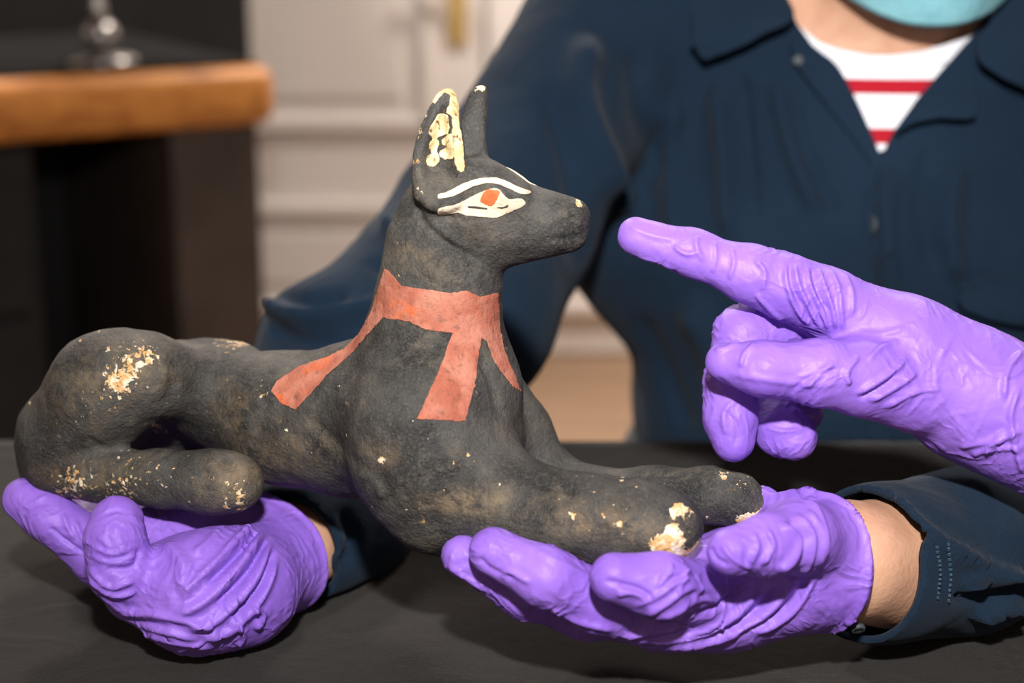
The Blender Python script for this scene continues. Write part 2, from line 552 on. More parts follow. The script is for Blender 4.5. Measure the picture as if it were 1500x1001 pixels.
M_BRASS = m_noise('brass', (0.72, 0.47, 0.16), (0.80, 0.55, 0.2), 40, 0.3, 0, 300, 0.5, 1.0)
M_STEEL = m_noise('dark_steel', (0.30, 0.29, 0.28), (0.40, 0.39, 0.38), 40, 0.25, 0, 300, 0.5, 1.0)
M_BUTTON = m_noise('grey_button', (0.03, 0.04, 0.05), (0.05, 0.06, 0.07), 300, 0.6)

# ------------------------------------------------------------------ the room
def slab(name, c, s, mat, parent=None, bev=0.0, rot=None, kind=None, seg=2, smooth=False):
    bm = bmesh.new(); add_box(bm, c, s, bev, rot, seg)
    o = from_bm(name, bm, mat, parent, smooth)
    if kind: o['kind'] = kind
    return o

WALL_Y = 3.95
slab('floor', (0, 1.25, -0.05), (6.4, 5.6, 0.1), M_FLOOR, kind='structure')
slab('ceiling', (0, 1.25, 2.85), (6.4, 5.6, 0.1), M_CEIL, kind='structure')
slab('wall_back', (0, WALL_Y + 0.1, 1.4), (6.4, 0.2, 2.8), M_WHITE, kind='structure')
slab('wall_left', (-3.1, 1.25, 1.4), (0.2, 5.4, 2.8), M_WHITE, kind='structure')
slab('wall_right', (3.1, 1.25, 1.4), (0.2, 5.4, 2.8), M_WHITE, kind='structure')
slab('wall_front', (0, -1.45, 1.4), (6.4, 0.2, 2.8), M_WHITE, kind='structure')

def panel_door(name, x0, x1, handle_x):
    y = WALL_Y - 0.02
    w = x1 - x0; cx = (x0 + x1) / 2
    d = slab(name, (cx, y, 1.05), (w - 0.004, 0.04, 2.09), M_WHITE, None, 0.002, kind='structure')
    d['label'] = 'warm white panelled door with brass handle plate'
    for z0, z1 in ((0.10, 0.365), (0.53, 1.95)):
        # raised frame and field of each panel
        t = 0.030
        for (c, s) in (((cx, z0 + t / 2), (w - 0.22, t)), ((cx, z1 - t / 2), (w - 0.22, t)),
                       ((x0 + 0.11 + t / 2, (z0 + z1) / 2), (t, z1 - z0)), ((x1 - 0.11 - t / 2, (z0 + z1) / 2), (t, z1 - z0))):
            slab('panel_moulding', (c[0], y - 0.027, c[1]), (s[0], 0.026, s[1]), M_WHITE, d, 0.006)
        slab('door_panel', (cx, y - 0.022, (z0 + z1) / 2), (w - 0.36, 0.014, z1 - z0 - 0.14), M_WHITE, d, 0.006)
    p = slab('handle_plate', (handle_x, y - 0.026, 0.83), (0.042, 0.012, 0.22), M_BRASS, d, 0.004)
    bm = bmesh.new()
    add_box(bm, (handle_x, y - 0.05, 0.86), (0.018, 0.05, 0.018), 0.006)
    add_box(bm, (handle_x + (0.045 if handle_x < cx else -0.045), y - 0.072, 0.86), (0.11, 0.016, 0.018), 0.006)
    from_bm('lever', bm, M_BRASS, p, True)
    return d
panel_door('door_1', -0.96, -0.065, -0.122)
panel_door('door_2', -0.055, 0.84, 0.78)
for nm, c, s in (('trim_1', (-1.02, WALL_Y - 0.03, 1.08), (0.11, 0.06, 2.16)), ('trim_2', (0.90, WALL_Y - 0.03, 1.08), (0.11, 0.06, 2.16)),
                 ('trim_3', (-0.06, WALL_Y - 0.03, 2.16), (2.03, 0.06, 0.11))):
    slab(nm, c, s, M_WHITE, None, 0.01, kind='structure')
for nm, x0, x1 in (('baseboard_left', -3.0, -1.08), ('baseboard_right', 0.96, 3.0)):
    slab(nm, ((x0 + x1) / 2, WALL_Y - 0.01, 0.06), (x1 - x0, 0.02, 0.12), M_WHITE, None, 0.004, kind='structure')

# ------------------------------------------------------------------ black cabinet behind the desk
cab = empty('cabinet', 'tall black cabinet standing behind the wooden desk', 'cabinet')
cab.location = (-1.21, 3.30, 0); cab.rotation_euler = (0, 0, math.radians(11))
slab('carcass', (0, 0, 0.80), (1.40, 0.40, 1.60), M_BLACK, cab, 0.006)
for sx in (-0.35, 0.35):
    dr = slab('door', (sx, -0.208, 0.82), (0.685, 0.018, 1.50), M_BLACK, cab, 0.004)
    slab('handle', (sx + (-0.29 if sx > 0 else 0.29), -0.228, 0.95), (0.014, 0.022, 0.16), M_STEEL, dr, 0.004)
slab('top', (0, -0.005, 1.612), (1.44, 0.43, 0.024), M_BLACK, cab, 0.005)

# ------------------------------------------------------------------ desk with the amber rounded edge
DESK_A = math.radians(30.5)
desk = empty('desk', 'dark desk with thick rounded amber wood top', 'desk')
desk.location = (-0.325, 2.42, 0); desk.rotation_euler = (0, 0, DESK_A)
DZ = 0.83
bm = bmesh.new(); add_box(bm, (-0.75, 0.325, DZ - 0.042), (1.5, 0.65, 0.084), 0.026, None, 5)
from_bm('top', bm, M_WOOD, desk, True)
slab('black_top_sheet', (-0.75, 0.325, DZ + 0.0005), (1.46, 0.61, 0.004), M_MATTE_BLACK, desk, 0.001)  # thin matte black sheet over the desk top, inside its wood edge
slab('side_panel', (-0.085, 0.31, (DZ - 0.084) / 2), (0.13, 0.56, DZ - 0.084), M_DARKWOOD, desk, 0.006)
slab('side_panel', (-1.41, 0.31, (DZ - 0.084) / 2), (0.13, 0.56, DZ - 0.084), M_DARKWOOD, desk, 0.006)
slab('back_panel', (-0.75, 0.56, 0.40), (1.19, 0.03, 0.69), M_BLACK, desk, 0.003)
ped = slab('drawer_unit', (-0.62, 0.31, 0.38), (0.58, 0.48, 0.73), M_BLACK, desk, 0.006)
for k in range(3):
    slab('drawer', (-0.62, 0.062, 0.15 + 0.235 * k), (0.55, 0.018, 0.222), M_BLACK, ped, 0.005)

lamp = empty('desk_lamp', 'dark metal desk lamp with shiny ball on its foot, on the amber desk', 'lamp')
lamp.location = (-0.565, 2.40, DZ + 0.0025)
from_bm('base', lathe([(0, 0), (0.047, 0), (0.049, 0.004), (0.046, 0.010), (0.020, 0.016), (0.012, 0.020), (0, 0.020)]), M_STEEL, lamp, True)
from_bm('ball', lathe([(0.024 * math.sin(a), 0.040 - 0.024 * math.cos(a)) for a in np.linspace(0, math.pi, 17)]), M_STEEL, lamp, True)
from_bm('stem', lathe([(0, 0.055), (0.012, 0.056), (0.009, 0.075), (0.007, 0.10), (0.007, 0.30), (0, 0.30)]), M_STEEL, lamp, True)
from_bm('lamp_shade', lathe([(0.012, 0.31), (0.055, 0.302), (0.11, 0.22), (0.107, 0.22), (0.053, 0.297), (0.012, 0.305)]), M_BLACK, lamp, True)

# ------------------------------------------------------------------ table with dark cloth
TX0, TX1, TY0, TY1 = -0.95, 0.80, 0.24, 0.945
table = empty('table', 'work table hidden under a black cloth', 'table')
table.location = ((TX0 + TX1) / 2, (TY0 + TY1) / 2, 0)
slab('table_top', (0, 0, TABLE_Z - 0.0165), (TX1 - TX0 - 0.008, TY1 - TY0 - 0.008, 0.027), M_DARKWOOD, table, 0.003)
for sx in (-1, 1):
    for sy in (-1, 1):
        slab('leg', (sx * ((TX1 - TX0) / 2 - 0.07), sy * ((TY1 - TY0) / 2 - 0.07), (TABLE_Z - 0.03) / 2), (0.05, 0.05, TABLE_Z - 0.03), M_DARKWOOD, table, 0.004)

def table_cloth():
    nx, ny = 150, 70
    bm = bmesh.new()
    drop = 0.22; vs = {}
    xs = np.concatenate([np.linspace(TX0 - 0.001, TX1 + 0.001, nx)]); ys = np.linspace(TY0 - 0.001, TY1 + 0.001, ny)
    def pt(i, j, z, ox=0, oy=0):
        n = 0.0006 * float(vnoise(np.array([[xs[i] * 14, ys[j] * 14, 3.0]]))[0])
        return bm.verts.new((xs[i] + ox, ys[j] + oy, z + n))
    for i in range(nx):
        for j in range(ny): vs[i, j] = pt(i, j, TABLE_Z - 0.0006)
    for i in range(nx - 1):
        for j in range(ny - 1): bm.faces.new((vs[i, j], vs[i + 1, j], vs[i + 1, j + 1], vs[i, j + 1]))
    ring = [(i, 0) for i in range(nx)] + [(nx - 1, j) for j in range(1, ny)] + [(i, ny - 1) for i in range(nx - 2, -1, -1)] + [(0, j) for j in range(ny - 2, 0, -1)]
    prev = [vs[r] for r in ring]
    for lv, dz in enumerate((0.006, 0.08, 0.15, drop)):
        cur = []
        for n, (i, j) in enumerate(ring):
            ox = (-1 if i == 0 else 1 if i == nx - 1 else 0); oy = (-1 if j == 0 else 1 if j == ny - 1 else 0)
            w = 0.002 + (0.006 + 0.006 * math.sin(n * 0.55) + 0.004 * math.sin(n * 0.23)) * min(1, dz / drop)
            cur.append(bm.verts.new((xs[i] + ox * w, ys[j] + oy * w, TABLE_Z - dz)))
        for n in range(len(ring)):
            m = (n + 1) % len(ring)
            bm.faces.new((prev[n], cur[n], cur[m], prev[m]))
        prev = cur
    o = from_bm('tablecloth', bm, M_CLOTH, None, True)
    md = o.modifiers.new('thickness', 'SOLIDIFY'); md.thickness = 0.0012; md.offset = -1
    return tag(o, 'plain black cloth spread over the table under the held statue', 'tablecloth')
table_cloth()
# ------------------------------------------------------------------ the jackal statue
ST_A = math.radians(22)
ST_O = P(600, 640, 0.72)
ST_H = np.array([math.cos(ST_A), -math.sin(ST_A), 0]); ST_L = np.array([math.sin(ST_A), math.cos(ST_A), 0])
HD_A = math.radians(13)
HD_H = np.array([math.cos(HD_A), -math.sin(HD_A), 0]); HD_L = np.array([math.sin(HD_A), math.cos(HD_A), 0])

def S(px, py, y=0.0, L=None, O=None):
    """point at lateral distance y from the statue's middle plane, seen at a pixel"""
    L = ST_L if L is None else L; O = ST_O if O is None else O
    r = P(px, py, 1.0) - CAM
    t = (y - (CAM - O) @ L) / (r @ L)
    return CAM + r * t

HD_O = S(655, 330)
def SH(px, py, y=0.0): return S(px, py, y, HD_L, HD_O)
def rad(p, rpx): return rpx * ((p - CAM) @ FWD) / FPX

def build_statue():
    s = Solid(P(0, 470, 0.86) * [1, 0, 1] + [-0.02, 0.545, -0.11], (0.175, 0.85, 1.075), 0.0011)
    s_lo_z = 0.79
    def ch(pts, y=0.0, k=0.008, fn=S, u=None, us=1.0, flip=False, drop=0.0):
        q = []
        for p in pts:
            yy = p[3] if len(p) > 3 else y
            w = fn(p[0], p[1], yy); r_ = rad(w, p[2])
            if flip: w = w - 1.75 * yy * ST_L + 0.012 * ST_H - [0, 0, drop]
            q.append((w, r_))
        s.chain(q, k, None, u, us)
    # trunk
    ch([(190, 556, 54), (260, 562, 54), (330, 586, 74), (420, 613, 98), (510, 620, 107), (590, 612, 108), (650, 590, 96)], 0, 0.006, S, ST_L, 0.92)
    ch([(560, 600, 100), (640, 585, 92), (668, 560, 88)], 0, 0.02)
    # neck
    ch([(622, 565, 104), (634, 505, 96), (643, 445, 83), (647, 400, 78), (642, 350, 64), (650, 310, 58)], 0, 0.014)
    # hind legs, both sides: knee, thigh, hock, foot
    for sg in (-1, 1):
        y = -0.030; fl = sg > 0
        ch([(206, 550, 50), (150, 574, 70), (96, 640, 63), (82, 680, 48)], y, 0.020, flip=fl, drop=0.0165)
        ch([(222, 548, 38), (190, 552, 50)], -0.026, 0.035, flip=fl, drop=0.0165)
        ch([(80, 688, 40), (150, 696, 37), (240, 701, 41), (310, 706, 45), (343, 708, 44)], -0.040, 0.008, flip=fl)
        ch([(245, 560, 44), (160, 572, 50)], -0.018, 0.012, flip=fl, drop=0.0165)
    # forelegs
    ch([(610, 610, 84), (618, 680, 80), (645, 732, 60), (750, 748, 55), (850, 762, 50), (940, 770, 43), (986, 772, 38)], -0.028, 0.030)
    ch([(700, 690, 60), (640, 640, 80)], -0.022, 0.02)
    ch([(690, 560, 66), (742, 640, 64), (800, 712, 50), (850, 728, 42), (960, 727, 40), (1040, 726, 38), (1085, 734, 34), (1112, 748, 19)], 0.032, 0.010)
    # chest between the legs
    ch([(660, 600, 84), (700, 650, 60)], 0.004, 0.02)
    # head
    ch([(660, 300, 56), (700, 300, 62), (742, 318, 50), (790, 322, 38), (828, 323, 30)], 0, 0.010, SH, HD_L, 0.95)
    ch([(790, 312, 24), (842, 315, 21)], 0, 0.006, SH); ch([(770, 345, 28), (838, 346, 20)], 0, 0.006, SH)
    ch([(668, 318, 52), (730, 340, 46), (790, 340, 30), (828, 340, 20)], 0, 0.010, SH)
    ch([(700, 262, 28), (748, 284, 26)], -0.0095, 0.008, SH); ch([(700, 262, 28), (748, 284, 26)], 0.0095, 0.008, SH)
    # ears
    near = [(606, 292), (603, 262), (606, 215), (622, 170), (640, 139), (655, 131), (667, 139), (674, 172), (679, 215), (684, 268), (676, 300), (640, 312)]
    far = [(664, 275), (668, 230), (672, 190), (679, 165), (688, 140), (696, 127), (705, 125), (712, 130), (713, 160), (713, 200), (714, 235), (722, 262), (710, 290), (680, 295)]
    def ear(poly, y, th, scoop):
        poly = spline(poly + [poly[0]], 4)[:-1]
        c = SH(sum(p[0] for p in poly) / len(poly), 220, y)
        lo = c - 0.05; hi = c + 0.05
        sl, X, Y, Z = s.box(lo, hi)
        X, Y, Z = np.broadcast_arrays(X, Y, Z); sh = X.shape
        pts = np.stack([X.ravel(), Y.ravel(), Z.ravel()], 1).astype(float)
        px, py, d = proj(pts)
        m = (px > 590) & (px < 735) & (py > 110) & (py < 325)
        D = np.full(len(pts), 0.05)
        q = pts[m] - c
        dd = q @ FWD
        d2 = poly_sd(px[m], py[m], poly) * 0.72 / FPX + 0.003
        th_ = th * (0.55 + 0.45 * sm(py[m], 130, 260))
        front = -th_ / 2 + scoop * sm(-d2, 0.0004, 0.0050) * (1 - sm(py[m], 225, 290))
        dz = np.maximum(front - dd, dd - th_ / 2) + 0.003
        e = np.minimum(np.maximum(d2, dz), 0) + np.sqrt(np.maximum(d2, 0) ** 2 + np.maximum(dz, 0) ** 2) - 0.003
        D[m] = e
        s.F[sl] = Solid.smin(s.F[sl], D.reshape(sh).astype(np.float32), 0.005)
    ear(near, -0.0115, 0.012, 0.0058)
    ear(far, 0.0115, 0.011, 0.0)
    # throat cut under the jaw and small groove behind the thigh
    V, Q = s.mesh(2)
    # hand carved unevenness
    N = normals(V, Q)
    V = V + N * (0.0008 * fbm(V * 55, 3) + 0.00040 * fbm(V * 190, 3))[:, None]
    folds = [
        ([(612, 292), (618, 320), (640, 345), (680, 370), (720, 392)], 5, -0.0009), ([(622, 285), (632, 320), (655, 345), (690, 368)], 9, 0.0008),
        ([(690, 300 + 25), (660, 318), (640, 312)], 5, -0.0005), ([(800, 352), (830, 350), (856, 345)], 3, -0.0006),
        ([(803, 340), (830, 322), (848, 318)], 3, -0.0005), ([(716, 318), (706, 345), (700, 365)], 5, 0.0007),
        ([(205, 508), (228, 520), (240, 545), (236, 565)], 10, 0.0010), ([(255, 520), (258, 550), (248, 580), (235, 600)], 12, -0.0008),
        ([(170, 618), (200, 600), (240, 590)], 10, -0.0004), ([(440, 600), (480, 640), (520, 680), (560, 715), (590, 760)], 12, -0.0012),
        ([(520, 690), (548, 705), (566, 735)], 9, 0.0016), ([(755, 690), (800, 712), (850, 722)], 6, -0.0008),
        ([(960, 745), (985, 752), (1000, 775)], 5, 0.0010), ([(1050, 700), (1075, 712), (1105, 735)], 6, 0.0004),
        ([(985, 770), (1005, 775), (1020, 782)], 3, -0.0010), ([(310, 672), (332, 680), (345, 700), (340, 735)], 8, -0.0010),
        ([(292, 660), (300, 690), (298, 730)], 10, -0.0007), ([(120, 640), (160, 660), (200, 655)], 7, -0.0008),
        ([(395, 580), (380, 620), (390, 660)], 12, -0.0008), ([(700, 520), (720, 560), (735, 620)], 8, -0.0009)]
    V = sculpt(V, Q, folds)
    px, py, d = proj(V)
    wear = np.zeros(len(V)); dust = np.zeros(len(V))
    for x, y, r, a in [(190, 530, 34, .75), (175, 560, 22, 1.0), (215, 520, 20, .7), (150, 585, 40, .4), (100, 620, 30, .45), (350, 735, 22, .8), (330, 705, 30, .55),
                       (120, 715, 40, .6), (180, 715, 30, .7), (95, 700, 26, .5), (240, 705, 40, .5), (385, 570, 18, .5), (345, 575, 22, .4), (990, 792, 20, 1.7), (966, 795, 12, 1.5), (1008, 752, 12, 1.0),
                       (996, 745, 8, 1.2), (1122, 752, 10, 1.9), (1100, 760, 10, 1.6), (1085, 763, 8, 1.5), (1088, 708, 14, .8), (1060, 697, 12, .8), (850, 725, 40, .25), (900, 760, 50, .3), (558, 672, 9, 1.3), (612, 730, 14, .6),
                       (614, 765, 10, .7), (705, 125, 12, 1.6), (655, 131, 9, 1.0), (848, 298, 8, 1.5), (855, 318, 10, .5), (612, 190, 12, 1.0), (606, 240, 10, 1.1), (612, 280, 8, 1.0), (622, 165, 8, 1.2), (688, 558, 7, 1.5),
                       (600, 412, 10, .5), (625, 478, 5, 1.3), (330, 500, 20, .8), (355, 500, 12, 1.0), (430, 640, 40, .35), (280, 605, 40, .35), (190, 660, 30, .4), (228, 625, 12, .9)]:
        wear += a * np.exp(-((px - x) ** 2 + (py - y) ** 2) / (r * r))
    for x, y, rx, ry, a in [(690, 735, 60, 18, 1.2), (850, 765, 70, 28, .8), (590, 375, 30, 25, .6), (625, 390, 12, 20, .6), (190, 540, 60, 40, .7), (440, 650, 60, 40, .5), (345, 600, 30, 50, .6), (550, 665, 30, 20, .7),
                            (330, 710, 50, 35, .8), (120, 700, 70, 25, .6), (940, 770, 50, 25, .6), (120, 580, 60, 60, .4), (750, 620, 30, 40, .3), (720, 340, 40, 30, .25), (380, 690, 50, 30, .4)]:
        dust += a * np.exp(-(((px - x) / rx) ** 2 + ((py - y) / ry) ** 2))
    zp = lambda pts: [(640 + u / 2.5, 640 + v / 2.5) for u, v in pts]
    for poly in ([(785, 395), (830, 365), (845, 325), (875, 320), (880, 360), (865, 400), (880, 430), (790, 425)], [(880, 425), (935, 405), (965, 376), (972, 400), (930, 436), (885, 434)],
                 [(850, 265), (885, 245), (915, 262), (905, 275), (870, 290), (875, 310), (860, 300)], [(1110, 285), (1150, 292), (1195, 275), (1212, 235), (1190, 205), (1218, 208), (1235, 250), (1226, 290), (1180, 305), (1120, 314)],
                 [(470, 270), (520, 280), (500, 300)]):
        sd_ = poly_sd(px, py, zp(poly)) + 5 * fbm(V * 260, 3)
        wear += 1.7 * (1 - sm(sd_, -3, 3))
    rs = np.random.RandomState(5)
    for _ in range(170):
        x, y = rs.uniform(40, 1110), rs.uniform(240, 810); r = rs.uniform(1.8, 3.6)
        if y < 400 and x > 590: continue
        m = (np.abs(px - x) < 14) & (np.abs(py - y) < 14)
        wear[m] += rs.uniform(.7, 1.5) * np.exp(-((px[m] - x) ** 2 + ((py[m] - y) * rs.uniform(.5, 1.2)) ** 2) / (r * r))
    return V, Q, np.clip(wear, 0, 2), np.clip(dust, 0, 1.2)

SV, SQ, S_WEAR, S_DUST = build_statue()
statue = empty('jackal_statue', 'black painted wooden jackal statue with red collar, held in purple gloves', 'statue')
mk('carved_body', SV, SQ, M_STATUE, statue, {'wear': S_WEAR, 'dust': S_DUST})

def zoomed(pts, x0, y0, k): return [(x0 + u / k, y0 + v / k) for u, v in pts]
def smooth_poly(pts, n=4): return spline(pts + [pts[0]], n)[:-1]

def near_poly(poly, rough=0.6, facing=True, mirror=False):
    def f(V, N):
        Vv = V
        lat = (V - HD_O) @ HD_L
        if mirror: Vv = V - 2 * np.maximum(lat, 0)[:, None] * HD_L
        px, py, d = proj(Vv)
        s_ = np.full(len(V), 50.0)
        x0 = min(p[0] for p in poly) - 15; x1 = max(p[0] for p in poly) + 15; y0 = min(p[1] for p in poly) - 15; y1 = max(p[1] for p in poly) + 15
        m = (px > x0) & (px < x1) & (py > y0) & (py < y1)
        s_[m] = poly_sd(px[m], py[m], poly) + rough * fbm(Vv[m] * 700, 2) + 0.6 * rough * fbm(Vv[m] * 250, 2)
        if facing:
            vw = V - CAM; vw /= np.linalg.norm(vw, axis=1)[:, None]
            s_ = np.maximum(s_, 25 * ((N * vw).sum(1) + 0.02))
        return s_ * 0.00028
    return f

Z1 = (540, 100, 3.128)
band = zoomed([(418, 33), (432, 40), (470, 88), (560, 102), (640, 112), (690, 103), (735, 127), (795, 112), (800, 230), (815, 300), (870, 440), (845, 425), (800, 365), (775, 325),
               (758, 275), (738, 262), (728, 330), (722, 400), (705, 470), (685, 540), (640, 538), (525, 532), (545, 490), (590, 390), (645, 245), (560, 237), (500, 207), (410, 195), (370, 240),
               (300, 320), (230, 380), (170, 450), (120, 500), (80, 485), (38, 440), (60, 405), (130, 360), (220, 330), (285, 300), (340, 240), (375, 170), (400, 90)], 380, 380, 2.276)
shell('collar_band', SV, SQ, near_poly(band, 1.3, False), M_RED, statue, 0.00035, 0.0010, 1, 'brick red painted collar with sash ends')
brow = smooth_poly(zoomed([(318, 582), (380, 560), (440, 525), (510, 507), (580, 505), (640, 525), (690, 550), (735, 563), (733, 575), (690, 574), (640, 550), (590, 530), (540, 527), (480, 540), (420, 570), (380, 588), (322, 598)], *Z1), 3)
shell('eyebrow', SV, SQ, near_poly(brow, 0.7), M_CREAM, statue, 0.0006, 0.0012, 2, 'raised cream eyebrow line')
def far_only(f):
    def g(V, N):
        lat = (V - HD_O) @ HD_L
        return np.maximum(f(V, N), 0.004 - lat)
    return g
eyep = smooth_poly(zoomed([(316, 652), (330, 640), (400, 625), (450, 600), (500, 575), (540, 560), (575, 550), (602, 560), (640, 600), (690, 597), (713, 610), (705, 630), (640, 660), (590, 683), (520, 680), (450, 675), (410, 660), (370, 665), (325, 673)], *Z1), 3)
iris = smooth_poly(zoomed([(528, 570), (550, 555), (595, 560), (602, 575), (580, 610), (560, 628), (535, 620), (513, 605)], *Z1), 3)
lid1 = zoomed([(452, 629), (500, 632), (545, 640), (545, 645), (500, 643), (455, 639)], *Z1)
lid2 = zoomed([(590, 636), (620, 632), (642, 621), (637, 633), (610, 640)], *Z1)
for side in (0, 1):
    fn = (lambda p, r: near_poly(p, r)) if side == 0 else (lambda p, r: far_only(near_poly(p, r, False, True)))
    if side: shell('eyebrow', SV, SQ, fn(brow, 0.7), M_CREAM, statue, 0.0006, 0.0012, 2)
    e = shell('eye', SV, SQ, fn(eyep, 0.7), M_CREAM, statue, 0.0005, 0.0012, 2, 'long cream painted eye')
    shell('iris', SV, SQ, fn(iris, 0.8), M_ORANGE, e, 0.0009, 0.0009, 2, 'orange red iris')
    for l in (lid1, lid2): shell('lid_line', SV, SQ, fn(l, 0.4), M_LINE, e, 0.0008, 0.0008, 3, 'dark lid line')
stripe = smooth_poly(zoomed([(372, 118), (395, 130), (410, 200), (412, 260), (425, 330), (432, 400), (437, 470), (405, 465), (395, 400), (388, 330), (385, 225), (358, 205), (372, 165)], *Z1), 2)
blob = smooth_poly(zoomed([(303, 240), (330, 208), (362, 213), (367, 270), (362, 300), (330, 312), (312, 322), (320, 348), (313, 375), (324, 400), (322, 430), (300, 450), (272, 442), (266, 410), (287, 388), (276, 352), (292, 325), (274, 300), (280, 272)], *Z1), 3)
blob2 = smooth_poly(zoomed([(333, 330), (360, 312), (390, 308), (390, 402), (360, 418), (325, 407), (326, 380), (360, 365), (340, 350)], *Z1), 3)
rim = smooth_poly(zoomed([(296, 158), (308, 115), (340, 94), (367, 93), (392, 110), (400, 132), (375, 120), (350, 111), (325, 132), (305, 162)], *Z1), 2)
for p in (stripe, blob, blob2, rim):
    shell('ear_pattern', SV, SQ, near_poly(p, 1.6), M_OCHRE, statue, 0.0005, 0.0010, 2, 'worn gold pattern inside the ear')
# ------------------------------------------------------------------ gloved hands
def hand_solid(spec, h=0.0008):
    """spec: palm (list of chains), fingers (list of chains); a chain is a list of (px, py, depth, radius px)"""
    allp = [p for c in spec['palm'] + spec['fingers'] for p in c]
    W = np.array([P(p[0], p[1], p[2]) for p in allp]); rr = np.array([R(p[3], p[2]) for p in allp])
    s = Solid((W - rr[:, None]).min(0) - 0.012, (W + rr[:, None]).max(0) + 0.012, h)
    conv = lambda c: [(P(p[0], p[1], p[2]), R(p[3], p[2])) for p in c]
    for c in spec['palm']: s.chain(conv(c), spec.get('kp', 0.016))
    palm = s.F
    out = palm
    for c in spec['fingers']:
        F = s.blank(); s.chain(conv(c), 0.009, F)
        out = np.minimum(out, Solid.smin(palm, F, 0.007))
    s.F = out
    return s

def axis_data(V, chains):
    """nearest finger bone for each vertex: distance along it"""
    best = np.full(len(V), 1e9); along = np.zeros(len(V))
    for c in chains:
        base = rng.rand() * 3
        for p, q in zip(c[:-1], c[1:]):
            a = P(*p[:3]); b = P(*q[:3]); ba = b - a; L = np.linalg.norm(ba)
            t = np.clip(((V - a) @ ba) / (L * L), 0, 1)
            d = np.linalg.norm(V - a - t[:, None] * ba, axis=1)
            m = d < best
            best = np.where(m, d, best); along = np.where(m, base + t * L, along)
            base += L
    return along, best

def wrinkle(V, Q, spec, amp=0.00028):
    """thin ring creases of loose rubber across every finger, plus loose puckers"""
    N = normals(V, Q)
    al, _ = axis_data(V, spec['fingers'] + spec['palm'])
    n1 = fbm(V * 70, 3)
    w = np.abs(np.sin(al * 520 + 5.5 * n1 + 2.0 * fbm(V * 160, 2)))
    ridge = 1 - w
    mask = sm(fbm(V * 45 + 9, 2), -0.10, 0.45)
    D = amp * 2.2 * (ridge ** 2 - 0.25) * mask + 0.0005 * fbm(V * 60, 2) + 0.0002 * fbm(V * 240, 2)
    return V + N * D[:, None]

# --- hand under the forepaws
HAND_PAW = {
    'palm': [[(1232, 825, .682, 76), (1150, 846, .678, 76), (1060, 878, .674, 66), (985, 892, .668, 57)],
             [(1200, 800, .690, 74), (1080, 862, .685, 66), (950, 885, .668, 58)],
             [(1140, 752, .712, 44), (1190, 795, .702, 62)], [(1140, 800, .715, 56), (940, 870, .695, 46)]],
    'fingers': [[(1030, 872, .660, 50), (964, 857, .632, 45), (900, 847, .626, 37)],
                [(970, 895, .668, 54), (880, 884, .654, 45), (800, 846, .644, 41), (722, 808, .648, 36)],
                [(945, 892, .682, 52), (860, 893, .674, 42), (770, 868, .666, 37), (677, 815, .664, 31)],
                [(935, 870, .690, 44), (860, 862, .698, 34), (800, 848, .700, 30)],
                [(1205, 800, .672, 60), (1172, 787, .650, 50), (1124, 799, .632, 42), (1070, 809, .624, 35)]]}
FOLDS_PAW = [
    ([(1030, 862), (1000, 850), (965, 872), (925, 890)], 5, .0012), ([(1045, 872), (1010, 862), (975, 885), (940, 905)], 5, .0014), ([(1060, 885), (1025, 878), (985, 900), (950, 915)], 5, .0013),
    ([(1018, 842), (990, 838), (960, 852)], 4, .0010), ([(985, 822), (978, 845), (960, 862)], 4, .0010), ([(1005, 826), (1000, 850), (990, 870)], 4, .0010), ([(1020, 835), (1022, 860), (1012, 885)], 4, .0012),
    ([(1120, 858), (1070, 905), (1010, 930), (930, 940)], 8, .0020), ([(1165, 850), (1120, 900), (1050, 935), (960, 952)], 8, .0022), ([(1195, 840), (1160, 895), (1100, 930)], 7, .0020),
    ([(1145, 855), (1095, 905), (1030, 934)], 6, -.0020), ([(1182, 850), (1140, 898), (1075, 932)], 6, -.0018), ([(1100, 850), (1050, 890), (980, 915)], 6, -.0018),
    ([(1140, 765), (1168, 790), (1160, 820), (1135, 840)], 6, .0018), ([(1160, 750), (1188, 785), (1180, 830), (1150, 855)], 6, .0018), ([(1180, 745), (1203, 785), (1198, 835)], 6, .0016),
    ([(1152, 760), (1178, 790), (1170, 830)], 5, -.0016), ([(1120, 772), (1132, 800), (1115, 830)], 5, .0012), ([(1100, 778), (1110, 800), (1098, 830)], 4, .0008), ([(1055, 795), (1075, 820), (1105, 835)], 4, .0008),
    ([(880, 850), (930, 862), (960, 880)], 5, -.0010), ([(900, 872), (925, 868), (950, 878)], 5, .0010), ([(735, 850), (745, 838), (780, 856)], 5, .0009), ([(700, 815), (720, 835), (760, 850)], 5, -.0008),
    ([(760, 795), (820, 825), (870, 850)], 6, .0008), ([(655, 828), (680, 845), (720, 870)], 4, .0010), ([(800, 890), (850, 912), (905, 925)], 5, .0010), ([(900, 935), (960, 925), (1020, 915)], 5, .0014),
    ([(1040, 800), (1048, 818), (1070, 830)], 4, -.0008), ([(1160, 712), (1190, 738), (1208, 780), (1208, 830)], 5, .0014)]

